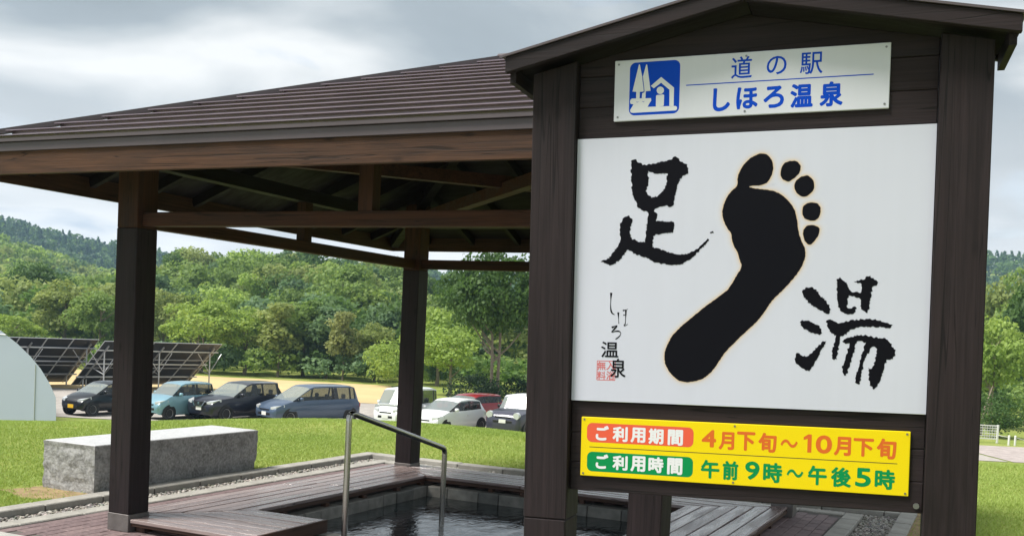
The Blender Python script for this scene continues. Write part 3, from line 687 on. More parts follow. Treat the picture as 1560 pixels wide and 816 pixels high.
# ------------------------------------------------------------------ the sign
def flat_mesh(name, polys, mat, parent, y, thick=.0012, offset=0., smooth_poly=False):
    """flat printed shapes in the plane of the sign (u right, v up); inner loops become holes"""
    cu = bpy.data.curves.new(name, 'CURVE'); cu.dimensions = '2D'; cu.fill_mode = 'BOTH'; cu.extrude = thick/2; cu.offset = offset
    for p in polys:
        s = cu.splines.new('POLY'); s.points.add(len(p)-1); s.use_cyclic_u = True
        for q, (u, v) in zip(s.points, p): q.co = (u, v, 0, 1)
    return curve_to(name, cu, mat, parent, Matrix.Translation((0, y, 0)) @ Matrix.Rotation(math.pi/2, 4, 'X'))
def curve_to(name, cu, mat, parent, mx):
    t = bpy.data.objects.new(name, cu); COL.objects.link(t); dg = bpy.context.evaluated_depsgraph_get(); dg.update()
    me = bpy.data.meshes.new_from_object(t.evaluated_get(dg)); bpy.data.objects.remove(t); bpy.data.curves.remove(cu)
    me.transform(mx); o = link(name, me, mat, parent); me.name = name; return o
GL = {}
RING = [(0, 0)]+[(math.cos(k*math.pi/4), math.sin(k*math.pi/4)) for k in range(8)]
def glyph(ch, u, v, w, h, bold, mat, parent, y, name='character', thick=.0012):
    """one character of the built-in typeface fitted into a box centred on (u, v)"""
    key = ch; d = bold*h; w -= 2*d; h -= 2*d
    if key not in GL:
        cu = bpy.data.curves.new(name, 'FONT'); cu.body = ch; cu.size = 1; cu.resolution_u = 4; cu.fill_mode = 'FRONT'
        t = bpy.data.objects.new(name, cu); COL.objects.link(t); dg = bpy.context.evaluated_depsgraph_get(); dg.update()
        me = bpy.data.meshes.new_from_object(t.evaluated_get(dg)); bpy.data.objects.remove(t); bpy.data.curves.remove(cu); GL[key] = me
    me = GL[key].copy(); me.name = name
    co = np.empty(len(me.vertices)*3, np.float32); me.vertices.foreach_get('co', co); co = co.reshape(-1, 3)
    lo, hi = co.min(0), co.max(0); X = (co[:, 0]-(lo[0]+hi[0])/2)/(hi[0]-lo[0])*w+u; Z = (co[:, 1]-(lo[1]+hi[1])/2)/(hi[1]-lo[1])*h+v
    nv = len(X); P = np.stack([X, np.full_like(X, y), Z], -1)
    faces = [tuple(p.vertices) for p in me.polygons]; ring = RING if bold else RING[:1]; bpy.data.meshes.remove(me); me = bpy.data.meshes.new(name)
    V = np.concatenate([P+np.array([d*a, -.00001*i, d*b]) for i, (a, b) in enumerate(ring)])
    me.from_pydata(V.tolist(), [], [tuple(i*nv+q for q in f) for i in range(len(ring)) for f in faces]); me.update()
    bm = bmesh.new(); bm.from_mesh(me); bmesh.ops.recalc_face_normals(bm, faces=bm.faces[:])
    for f in bm.faces:
        if f.normal.y > 0: f.normal_flip()
    bm.to_mesh(me); bm.free()
    return link(name, me, mat, parent)
def brushy(p, amp, step, seed, closed=True):
    """bristly ink edge: resample a loop and push the points in and out"""
    r = random.Random(seed); out = []
    for i in range(len(p)):
        a, b = p[i], p[(i+1) % len(p)]; L = math.hypot(b[0]-a[0], b[1]-a[1]); k = max(1, int(L/step))
        nx_, ny_ = (b[1]-a[1])/(L+1e-9), -(b[0]-a[0])/(L+1e-9)
        for j in range(k):
            t = j/k; d = r.uniform(-amp, amp)
            out.append((a[0]+(b[0]-a[0])*t+nx_*d, a[1]+(b[1]-a[1])*t+ny_*d))
    return out
def chaikin(p, n=2):
    for _ in range(n):
        q = []
        for i in range(len(p)):
            a, b = p[i], p[(i+1) % len(p)]; q += [(a[0]*.75+b[0]*.25, a[1]*.75+b[1]*.25), (a[0]*.25+b[0]*.75, a[1]*.25+b[1]*.75)]
        p = q
    return p
def stroke(p, w0, w1):
    L, Rr = [], []
    q = p
    for _ in range(1):
        r = [q[0]]
        for i in range(len(q)-1): r += [((q[i][0]+q[i+1][0])/2, (q[i][1]+q[i+1][1])/2), q[i+1]]
        q = r
    n = len(q)
    for i in range(n):
        a, b = q[max(i-1, 0)], q[min(i+1, n-1)]; d = math.hypot(b[0]-a[0], b[1]-a[1])+1e-9; nx_, ny_ = -(b[1]-a[1])/d, (b[0]-a[0])/d
        w = (w0+(w1-w0)*i/(n-1))*(.75+.5*abs(math.sin(i*1.9+.6)))/2; L.append((q[i][0]+nx_*w, q[i][1]+ny_*w)); Rr.append((q[i][0]-nx_*w, q[i][1]-ny_*w))
    return L+Rr[::-1]
def brush(p, w0, w1, parent, y):
    """one inked stroke as a ribbon that may cross itself"""
    q = p
    for _ in range(2):
        r = [q[0]]
        for i in range(len(q)-1): r += [tuple(q[i][k]*.75+q[i+1][k]*.25 for k in (0, 1)), tuple(q[i][k]*.25+q[i+1][k]*.75 for k in (0, 1))]
        q = r+[q[-1]]
    m = MB(); n = len(q)
    for i in range(n):
        a, b = q[max(i-1, 0)], q[min(i+1, n-1)]; d = math.hypot(b[0]-a[0], b[1]-a[1])+1e-9; nx_, ny_ = -(b[1]-a[1])/d, (b[0]-a[0])/d
        w = (w0+(w1-w0)*i/(n-1))*(.8+.35*math.sin(i*.55+.8))/2; yy = y-.00001*i; m.v += [(q[i][0]+nx_*w, yy, q[i][1]+ny_*w), (q[i][0]-nx_*w, yy, q[i][1]-ny_*w)]
    m.f = [(2*i, 2*i+1, 2*i+3, 2*i+2) for i in range(n-1)]
    return m.build('brush_stroke', 'ink', parent)
def rrect(u0, u1, v0, v1, r, k=6):
    out = []
    for cx, cy, a0 in ((u1-r, v1-r, 0), (u0+r, v1-r, 90), (u0+r, v0+r, 180), (u1-r, v0+r, 270)):
        out += [(cx+r*math.cos(R(a0+90*i/k)), cy+r*math.sin(R(a0+90*i/k))) for i in range(k+1)]
    return out
G = {}
G['ashi'] = [[(0.223,0.9645),(0.2393,0.9684),(0.2492,0.9574),(0.2754,0.942),(0.3268,0.9486),(0.3778,0.9576),(0.3934,0.9696),(0.4061,0.9679),(0.419,0.9519),(0.4445,0.9387),(0.4529,0.9229),(0.4495,0.9043),(0.4295,0.8924),(0.4202,0.8833),(0.4141,0.8679),(0.4052,0.8369),(0.3992,0.812),(0.3965,0.7869),(0.3871,0.7758),(0.3679,0.7824),(0.3423,0.7785),(0.3232,0.7706),(0.3201,0.763),(0.3299,0.7534),(0.3333,0.7376),(0.3304,0.7218),(0.3625,0.7196),(0.3945,0.7179),(0.4041,0.7115),(0.4026,0.6864),(0.3952,0.6751),(0.3633,0.6729),(0.3312,0.6681),(0.3216,0.6618),(0.32,0.6428),(0.3178,0.6206),(0.345,0.611),(0.3773,0.5995),(0.4157,0.5888),(0.46,0.5919),(0.4911,0.6094),(0.5157,0.6324),(0.5341,0.651),(0.5392,0.6466),(0.5222,0.623),(0.4915,0.5918),(0.4604,0.5668),(0.4354,0.551),(0.4164,0.5478),(0.3845,0.5509),(0.3329,0.5571),(0.3003,0.5761),(0.2676,0.5857),(0.238,0.5985),(0.2201,0.6113),(0.2053,0.5921),(0.1891,0.5697),(0.1628,0.5522),(0.1462,0.5483),(0.1294,0.5567),(0.1106,0.5612),(0.1192,0.5696),(0.1425,0.5761),(0.1621,0.6018),(0.1816,0.6307),(0.188,0.6499),(0.1863,0.6756),(0.1858,0.714),(0.1935,0.7331),(0.2163,0.7456),(0.2295,0.7358),(0.2343,0.7198),(0.2268,0.6944),(0.2272,0.672),(0.234,0.6528),(0.2603,0.6431),(0.2864,0.6379),(0.2924,0.6684),(0.2919,0.7065),(0.2978,0.7381),(0.2943,0.7571),(0.2715,0.767),(0.255,0.7799),(0.2416,0.8088),(0.2314,0.8344),(0.2277,0.8662),(0.2238,0.9107),(0.2221,0.9424)],[(0.2919,0.9182),(0.3113,0.9114),(0.3339,0.9044),(0.3563,0.907),(0.3691,0.9053),(0.3675,0.8816),(0.3635,0.8566),(0.351,0.8349),(0.3289,0.8184),(0.3096,0.8137),(0.2933,0.8235),(0.2866,0.8395),(0.2896,0.8552),(0.2958,0.874),(0.2942,0.8961)],[(0.546,0.6789),(0.5522,0.6782),(0.5542,0.6732),(0.5511,0.6695),(0.5462,0.6708),(0.5442,0.6745)]]
G['yu'] = [[(0.8993,0.4551),(0.9166,0.4644),(0.9342,0.4616),(0.949,0.4497),(0.961,0.4317),(0.9788,0.4169),(0.9967,0.393),(0.9999,0.381),(0.9945,0.3659),(0.9801,0.3656),(0.9594,0.3803),(0.9388,0.392),(0.918,0.4069),(0.903,0.4248),(0.8956,0.4399)],[(0.8906,0.3303),(0.8992,0.3384),(0.9197,0.3389),(0.9433,0.3285),(0.961,0.3168),(0.9701,0.3018),(0.9693,0.2879),(0.956,0.2863),(0.9325,0.293),(0.9118,0.3034),(0.8968,0.3164)],[(0.8788,0.2108),(0.8875,0.2141),(0.9024,0.2067),(0.9202,0.1999),(0.9345,0.2126),(0.9543,0.2376),(0.977,0.2596),(0.9896,0.2642),(0.9859,0.2507),(0.9692,0.2229),(0.9526,0.1889),(0.9388,0.1579),(0.9303,0.1484),(0.9096,0.1537),(0.8917,0.1653),(0.8794,0.1832),(0.8761,0.1984)],[(1.0199,0.4925),(1.0283,0.4997),(1.0429,0.4897),(1.0576,0.4719),(1.0696,0.4481),(1.0866,0.4465),(1.1037,0.4426),(1.1078,0.4575),(1.1084,0.4765),(1.0971,0.4782),(1.0799,0.484),(1.0911,0.4901),(1.1135,0.4932),(1.1245,0.5052),(1.1357,0.5053),(1.15,0.4935),(1.1671,0.4818),(1.1589,0.4729),(1.1479,0.4668),(1.1429,0.446),(1.1391,0.4222),(1.1359,0.3954),(1.1337,0.3745),(1.1254,0.3684),(1.1111,0.3789),(1.105,0.3949),(1.1042,0.4217),(1.0928,0.4275),(1.0757,0.4303),(1.0632,0.4331),(1.0591,0.4151),(1.0586,0.3911),(1.0684,0.3865),(1.0853,0.3916),(1.0928,0.3857),(1.0858,0.3706),(1.0662,0.3625),(1.049,0.3639),(1.0373,0.3757),(1.0283,0.3936),(1.0235,0.4205),(1.0209,0.4565)],[(0.9865,0.3385),(0.995,0.3447),(1.0155,0.3331),(1.0385,0.3306),(1.0725,0.3404),(1.112,0.3455),(1.1457,0.3462),(1.1738,0.3426),(1.1963,0.3342),(1.2198,0.3277),(1.2162,0.3169),(1.1913,0.3163),(1.1577,0.3185),(1.124,0.3194),(1.0902,0.3138),(1.0706,0.3044),(1.0596,0.289),(1.0398,0.2825),(1.0358,0.2583),(1.031,0.2219),(1.0277,0.1976),(1.0192,0.1912),(1.0103,0.2),(1.0123,0.2334),(1.0202,0.2638),(1.0225,0.2832),(1.0051,0.2906),(0.9919,0.3114)],[(1.046,0.2616),(1.0572,0.2709),(1.0798,0.2788),(1.1023,0.2872),(1.1305,0.2862),(1.1588,0.2798),(1.1813,0.2756),(1.1923,0.2807),(1.2064,0.2722),(1.2181,0.2547),(1.2314,0.2344),(1.233,0.2166),(1.2251,0.2033),(1.2058,0.1978),(1.198,0.1797),(1.1931,0.1556),(1.1856,0.1254),(1.1752,0.0981),(1.1642,0.0886),(1.1527,0.0971),(1.1467,0.1118),(1.1449,0.1357),(1.1406,0.1656),(1.1537,0.1631),(1.1615,0.1843),(1.1663,0.2114),(1.1685,0.2353),(1.1598,0.2452),(1.1487,0.2407),(1.1435,0.2256),(1.1298,0.2101),(1.1249,0.183),(1.1201,0.1528),(1.1153,0.1225),(1.1101,0.103),(1.0986,0.1097),(1.0953,0.1277),(1.1031,0.1521),(1.108,0.1824),(1.1156,0.2126),(1.1234,0.2369),(1.1285,0.258),(1.1142,0.2666),(1.0973,0.2631),(1.0931,0.2479),(1.0871,0.2177),(1.0794,0.1873),(1.0716,0.1599),(1.0637,0.1354),(1.0551,0.1351),(1.0488,0.156),(1.0512,0.1742),(1.0592,0.1987),(1.0652,0.229),(1.072,0.2533),(1.0577,0.2541)]]
G['foot'] = [[(0.7187,0.9723),(0.7464,0.9691),(0.7667,0.9483),(0.775,0.9201),(0.7712,0.8923),(0.7598,0.8646),(0.738,0.8506),(0.7047,0.8491),(0.6836,0.8474),(0.6938,0.8415),(0.7328,0.835),(0.7715,0.8307),(0.8103,0.8131),(0.8382,0.7846),(0.8607,0.7508),(0.8693,0.7117),(0.8733,0.6782),(0.8851,0.639),(0.8998,0.611),(0.9037,0.5831),(0.8928,0.544),(0.8719,0.5102),(0.8401,0.4706),(0.808,0.4363),(0.781,0.4076),(0.7543,0.3616),(0.7217,0.3209),(0.6831,0.2855),(0.6498,0.25),(0.6163,0.2143),(0.5941,0.1787),(0.5718,0.1429),(0.5434,0.1125),(0.5088,0.0958),(0.462,0.0891),(0.4323,0.0961),(0.4022,0.1245),(0.3802,0.1593),(0.3771,0.2006),(0.3885,0.2365),(0.4057,0.2724),(0.4347,0.3026),(0.4752,0.3387),(0.5268,0.3828),(0.5779,0.4218),(0.6195,0.4535),(0.6338,0.4801),(0.6502,0.5088),(0.6698,0.541),(0.6604,0.5604),(0.6507,0.5946),(0.6367,0.6175),(0.6271,0.6404),(0.6243,0.6689),(0.6068,0.6919),(0.5915,0.7207),(0.5862,0.755),(0.5935,0.7891),(0.6154,0.8285),(0.6432,0.8506),(0.6402,0.8846),(0.653,0.9182),(0.6803,0.9511)],[(0.8238,0.9375),(0.8562,0.9398),(0.8728,0.9249),(0.8755,0.9005),(0.8577,0.8766),(0.8332,0.8594),(0.809,0.8689),(0.7997,0.8937),(0.8077,0.9247)],[(0.8739,0.8783),(0.9007,0.8843),(0.9225,0.866),(0.9275,0.8383),(0.9184,0.8164),(0.8941,0.8003),(0.8669,0.8119),(0.8522,0.8345),(0.857,0.8621)],[(0.8926,0.7748),(0.9192,0.7832),(0.9462,0.7738),(0.9543,0.7494),(0.9474,0.7251),(0.9318,0.7098),(0.8994,0.7169),(0.8849,0.736),(0.8854,0.7616)],[(0.8947,0.6891),(0.916,0.6978),(0.9504,0.6908),(0.95,0.6664),(0.9358,0.6354),(0.9147,0.6199),(0.8993,0.6334),(0.8899,0.6613)]]
G['small'] = [[(0.1559,0.4385),(0.1551,0.4165),(0.1545,0.3779),(0.1598,0.357),(0.1729,0.3506)],[(0.1869,0.3608),(0.1883,0.3399),(0.1904,0.3152)],[(0.2054,0.3678),(0.2161,0.3701),(0.2256,0.3736)],[(0.2079,0.3497),(0.2146,0.3509),(0.2214,0.3532)],[(0.2178,0.3702),(0.2176,0.3405),(0.2169,0.313),(0.2118,0.3096),(0.2142,0.3053),(0.2264,0.3143)],[(0.1617,0.2996),(0.1735,0.3043),(0.1859,0.3096),(0.1726,0.2933),(0.158,0.2785),(0.1778,0.2857),(0.193,0.286),(0.201,0.2785),(0.195,0.2651),(0.1782,0.2525)]]
G['seal'] = [('□',0.1429,0.1263,0.0776,0.0796),('無',0.1238,0.1448,0.0355,0.0345),('料',0.1243,0.1058,0.0355,0.0346),('入',0.1614,0.1462,0.0353,0.0344),('浴',0.1619,0.1073,0.0353,0.0345)]
G['smalltext'] = [('温',0.156,0.2112,0.0716,0.0626),('泉',0.1922,0.1376,0.0622,0.0759)]
G['t1'] = [('道',0.6438,1.3007,0.0782,0.083),('の',0.7738,1.3004,0.0734,0.0691),('駅',0.9007,1.3001,0.0818,0.0807)]
G['t2'] = [('し',0.571,1.1824,0.0657,0.0891),('ほ',0.6675,1.1836,0.0809,0.0835),('ろ',0.767,1.1822,0.0765,0.0827),('温',0.8688,1.1815,0.0828,0.089),('泉',0.9761,1.1817,0.0834,0.0924)]
G['tline'] = [(0.4324,1.2452),(1.123,1.2442)]
G['yw'] = [('ご',0.134,-0.1263,0.0541,0.0606),('利',0.2078,-0.1272,0.062,0.0611),('用',0.2806,-0.1276,0.0602,0.0607),('期',0.3533,-0.1289,0.0603,0.0621),('間',0.4305,-0.1294,0.0603,0.0626),('ご',0.1358,-0.2415,0.0521,0.0597),('利',0.2106,-0.2429,0.062,0.0593),('用',0.2834,-0.2425,0.0602,0.0626),('時',0.3561,-0.2425,0.0603,0.0631),('間',0.4315,-0.2436,0.0603,0.0663)]
G['yr'] = [('4',0.5619,-0.1265,0.056,0.0681),('月',0.6299,-0.1323,0.0597,0.0695),('下',0.7042,-0.13,0.0693,0.0734),('旬',0.7848,-0.1308,0.069,0.0755),('〜',0.8658,-0.1301,0.0636,0.0308),('1',0.9331,-0.1259,0.0293,0.069),('0',0.9927,-0.1269,0.0595,0.0695),('月',1.0597,-0.13,0.0611,0.0716),('下',1.1345,-0.1308,0.0721,0.0684),('旬',1.2149,-0.1315,0.0693,0.0763)]
G['yg'] = [('午',0.5704,-0.2465,0.0722,0.0727),('前',0.6484,-0.2466,0.0604,0.0748),('9',0.7316,-0.2419,0.055,0.0715),('時',0.8081,-0.2456,0.0713,0.0771),('〜',0.8908,-0.2429,0.0616,0.0308),('午',0.973,-0.2455,0.0689,0.0741),('後',1.0583,-0.2468,0.0733,0.0751),('5',1.1368,-0.2425,0.0561,0.0711),('時',1.2133,-0.2456,0.0709,0.0747)]
G['pill'] = [[(0.0691,-0.0871),(0.5009,-0.0867),(0.5029,-0.1662),(0.071,-0.1634)],[(0.0719,-0.2044),(0.502,-0.2029),(0.5039,-0.2815),(0.0739,-0.2855)]]
G['yline'] = [(0.0814,-0.1847),(1.2549,-0.1839)]
G['logo'] = [[(0.2438,1.338),(0.2205,1.2333),(0.2358,1.2313),(0.2359,1.2049),(0.2497,1.2034),(0.2503,1.2304),(0.2659,1.2305),(0.264,1.2488),(0.2603,1.27),(0.2585,1.2875),(0.2474,1.3371)],[(0.2727,1.3359),(0.2606,1.2874),(0.2632,1.2698),(0.2669,1.2486),(0.2684,1.2345),(0.2688,1.2275),(0.2598,1.2245),(0.2588,1.2053),(0.2733,1.2034),(0.2742,1.2313),(0.293,1.2319),(0.2766,1.3349)],[(0.2132,1.201),(0.2187,1.206),(0.2949,1.2032),(0.2971,1.1943),(0.2914,1.1859),(0.2825,1.1699),(0.3932,1.1678),(0.3996,1.1633),(0.3997,1.1553),(0.3952,1.1504),(0.2244,1.1492),(0.2152,1.1514),(0.2126,1.1604),(0.2261,1.1826),(0.2151,1.185),(0.2114,1.1923)],[(0.2936,1.251),(0.3338,1.2834),(0.3856,1.2392),(0.3862,1.1665),(0.3692,1.1664),(0.3679,1.2317),(0.334,1.2609),(0.3055,1.2409)],[(0.3154,1.2107),(0.3182,1.214),(0.3432,1.2152),(0.3475,1.2122),(0.3471,1.1722),(0.3442,1.1699),(0.3185,1.1686),(0.3156,1.1723)],[(0.3463,1.2307),(0.3452,1.2251),(0.3421,1.2206),(0.3374,1.2177),(0.3318,1.217),(0.3262,1.2184),(0.3214,1.2219),(0.3182,1.2268),(0.317,1.2325),(0.3181,1.238),(0.3213,1.2426),(0.326,1.2454),(0.3316,1.2462),(0.3372,1.2447),(0.342,1.2412),(0.3451,1.2363)]]
G['logosq'] = [(0.2085,1.3486),(0.4075,1.3425),(0.4076,1.1393),(0.2079,1.1377)]
def sign():
    root = bpy.data.objects.new('information_sign', None); COL.objects.link(root)
    th, rl = .3287, -.0283
    U = Vector((math.cos(th), -math.sin(th), 0)); Z = Vector((0, 0, 1)); N = Vector((-math.sin(th), -math.cos(th), 0))
    X = U*math.cos(rl)-Z*math.sin(rl); V = U*math.sin(rl)+Z*math.cos(rl); m4 = Matrix.Identity(4)
    for i in range(3): m4[i][0], m4[i][1], m4[i][2] = X[i], -N[i], V[i]
    m4.translation = (.244, 4.2, 1.3411); root.matrix_world = m4
    tag(root, 'tall roofed dark timber sign with a large black footprint on white', 'sign')
    W = 1.347; RU, RV = .66, 1.585
    top = lambda u: RV-(RU-u)*.2247 if u < RU else RV-(u-RU)*.2000
    for u0, u1 in ((-.185, -.002), (W+.002, W+.180)):
        m = MB(); e = .075
        m.hexa([(u0, -.026, -.486), (u1, -.026, -.486), (u1, .155, -.486), (u0, .155, -.486)], [(u0, -.026, top(u0)-e), (u1, -.026, top(u1)-e), (u1, .155, top(u1)-e), (u0, .155, top(u0)-e)])
        p = m.build('post', 'stain_z', root, bevel=.004)
        m = MB(); m.box(u0+.002, u1-.002, -.025, .154, -1.42, -.4885); m.build('post_foot', 'stain_z', p, bevel=.004)
    # boards of the gable above the panel and of the skirt below it
    def board(pts, nm='board'):
        m = MB(); k = len(pts); m.v = [(u, .014, v) for u, v in pts]+[(u, .046, v) for u, v in pts]
        m.f = [tuple(range(k)), tuple(range(2*k-1, k-1, -1))]+[(i, k+i, k+(i+1) % k, (i+1) % k) for i in range(k)]
        return m.build(nm, 'stain_x', root, bevel=.003)
    for v0, v1 in ((1.058, 1.181), (1.182, 1.303)): board([(0, v0), (W, v0), (W, v1), (0, v1)])
    e = .08; board([(0, 1.304), (W, 1.304), (W, top(W)-e), (RU, RV-e-.002), (0, top(0)-e)])
    for v0, v1 in ((-.128, -.001), (-.249, -.129), (-.365, -.250)): board([(0, v0), (W, v0), (W, v1), (0, v1)])
    m = MB(); m.box(0, W, .047, .06, 0, 1.0566); m.build('back_board', 'stain_x', root)
    # roof: barge boards in front and behind, roof boards, metal sheet
    uL, uR = -.275, 1.600; tb = .068
    for ua, ub in ((uL, RU), (RU, uR)):
        a, b = top(ua), top(ub)
        for y0, y1 in ((-.12, -.09), (.26, .29)):
            m = MB(); m.hexa([(ua, y0, a-tb), (ub, y0, b-tb), (ub, y1, b-tb), (ua, y1, a-tb)], [(ua, y0, a-.006), (ub, y0, b-.006), (ub, y1, b-.006), (ua, y1, a-.006)]); m.build('barge_board', 'stain_x', root, bevel=.003)
        m = MB(); m.hexa([(ua+.004, -.089, a-.05), (ub, -.089, b-.05), (ub, .259, b-.05), (ua+.004, .259, a-.05)], [(ua+.004, -.089, a-.008), (ub, -.089, b-.008), (ub, .259, b-.008), (ua+.004, .259, a-.008)]); m.build('roof_board', 'under_x', root)
        m = MB(); x0, x1 = (ua-.012, ub) if ua < RU-.1 else (ua, ub+.012)
        z0, z1 = top(x0), top(x1); m.hexa([(x0, -.128, z0-.005), (x1, -.128, z1-.005), (x1, .298, z1-.005), (x0, .298, z0-.005)], [(x0, -.128, z0+.004), (x1, -.128, z1+.004), (x1, .298, z1+.004), (x0, .298, z0+.004)]); m.build('roof_sheet', 'trim_metal', root)
    for u0 in (uL+.012, uR-.037):
        m = MB(); v = top(u0+.012)-.062; m.box(u0, u0+.025, -.088, .258, v-.045, v+.01); m.build('roof_end_board', 'stain_y', root)
    def screws(parent, pts, y):
        for u, v in pts: MB().tube([(u, y+.002, v), (u, y-.0016, v)], .0042, 8).build('screw', 'screw', parent)
    MB().tube([(1.325, .02, -.338), (1.325, .006, -.338)], .011, 10).build('bolt', 'screw', root)
    # the white panel with the footprint
    m = MB(); m.box(.001, W-.001, 0, .012, .002, 1.0546); pn = m.build('panel', 'white_panel', root)
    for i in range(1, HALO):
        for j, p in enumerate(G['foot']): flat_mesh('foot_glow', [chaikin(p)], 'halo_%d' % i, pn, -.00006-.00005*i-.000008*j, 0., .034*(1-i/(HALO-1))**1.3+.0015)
    for i, p in enumerate(G['foot']):
        flat_mesh('foot_mark', [brushy(chaikin(p, 2), .0012, .004, i)], 'ink', pn, -.0008, 0.)
    flat_mesh('foot_character', [brushy(p, .0032, .0045, 20+i) for i, p in enumerate(G['ashi'])], 'ink', pn, -.0008, 0.)
    flat_mesh('hot_water_character', [brushy(p, .0032, .0045, 40+i) for i, p in enumerate(G['yu'])], 'ink', pn, -.0008, 0.)
    for i, p in enumerate(G['small']):
        w = (.0085, .0075, .006, .005, .006, .007)[i]
        brush(p, w, w*.5, pn, -.0002-.0001*i)
    for ch, u, v, w, h in G['smalltext']: glyph(ch, u, v, w, h, .012, 'ink', pn, -.0012)
    for ch, u, v, w, h in G['seal']:
        if ch == '□':
            t = .003; flat_mesh('seal_frame', [rrect(u-w/2, u+w/2, v-h/2, v+h/2, .004), rrect(u-w/2+t, u+w/2-t, v-h/2+t, v+h/2-t, .003)], 'seal_red', pn, -.0002, 0.)
        else: glyph(ch, u, v, w, h, .018, 'seal_red', pn, -.0003)
    # the name plate
    m = MB(); m.box(.147, 1.180, .001, .0135, 1.119, 1.358); pl = m.build('name_plate', 'white_plate', root, bevel=.002)
    screws(pl, [(.163, 1.342), (1.164, 1.342), (.163, 1.135), (1.164, 1.135), (.66, 1.343), (.66, 1.134)], .001)
    flat_mesh('emblem_field', [rrect(.208, .4078, 1.139, 1.346, .024)], 'blue_print', pl, .0008, 0.)
    for p in G['logo']: flat_mesh('emblem', [p], 'white_print', pl, .0005, 0.)
    for du in (.2415, .2655): flat_mesh('emblem_line', [stroke([(du-.004, 1.1925), (du, 1.1895), (du+.004, 1.1925)], .0016, .0016)], 'blue_print', pl, .0003, 0.)
    flat_mesh('emblem_line', [stroke([(.2605, 1.287), (.2640, 1.258), (.2672, 1.228)], .0020, .0020)], 'blue_print', pl, .0002, 0.)
    (u0, v0), (u1, v1) = G['tline']; flat_mesh('rule', [rrect(u0, u1, v0-.002, v0+.002, .001, 2)], 'blue_print', pl, .0007, 0.)
    for ch, u, v, w, h in G['t1']: glyph(ch, u, v, w, h, .010, 'blue_print', pl, .0007)
    for ch, u, v, w, h in G['t2']: glyph(ch, u, v, w, h, .036, 'blue_print', pl, .0007)
    # the plate with the opening season and hours
    m = MB(); m.box(.046, 1.297, .001, .0135, -.303, -.064); pl = m.build('hours_plate', 'yellow_plate', root, bevel=.002)
    screws(pl, [(.058, -.074), (1.285, -.074), (.058, -.293), (1.285, -.293), (.66, -.074), (.66, -.293)], .001)
    flat_mesh('season_field', [rrect(.070, .502, -.165, -.0869, .022)], 'red_print', pl, .0008, 0.)
    flat_mesh('hours_field', [rrect(.073, .503, -.2835, -.2036, .022)], 'green_print', pl, .0008, 0.)
    (u0, v0), (u1, v1) = G['yline']; flat_mesh('rule', [rrect(u0, u1, v0-.0013, v0+.0013, .001, 2)], 'black_trim', pl, .0007, 0.)
    for ch, u, v, w, h in G['yw']: glyph(ch, u, v, w, h, .042, 'white_print', pl, .0005)
    for ch, u, v, w, h in G['yr']:
        if ch == '1':
            x0, x1, y0, y1 = u-w*.5, u+w*.5, v-h*.5, v+h*.5; s = w*.50
            flat_mesh('character', [[(x1-s, y0), (x1, y0), (x1, y1), (x1-s*.85, y1), (x0, y1-h*.16), (x0, y1-h*.32), (x1-s, y1-h*.24)]], 'orange_print', pl, .0006, 0.); continue
        glyph(ch, u, v, w, h, .040, 'orange_print', pl, .0007)
    for ch, u, v, w, h in G['yg']: glyph(ch, u, v, w, h, .040, 'green_print', pl, .0007)
    return root
sign()

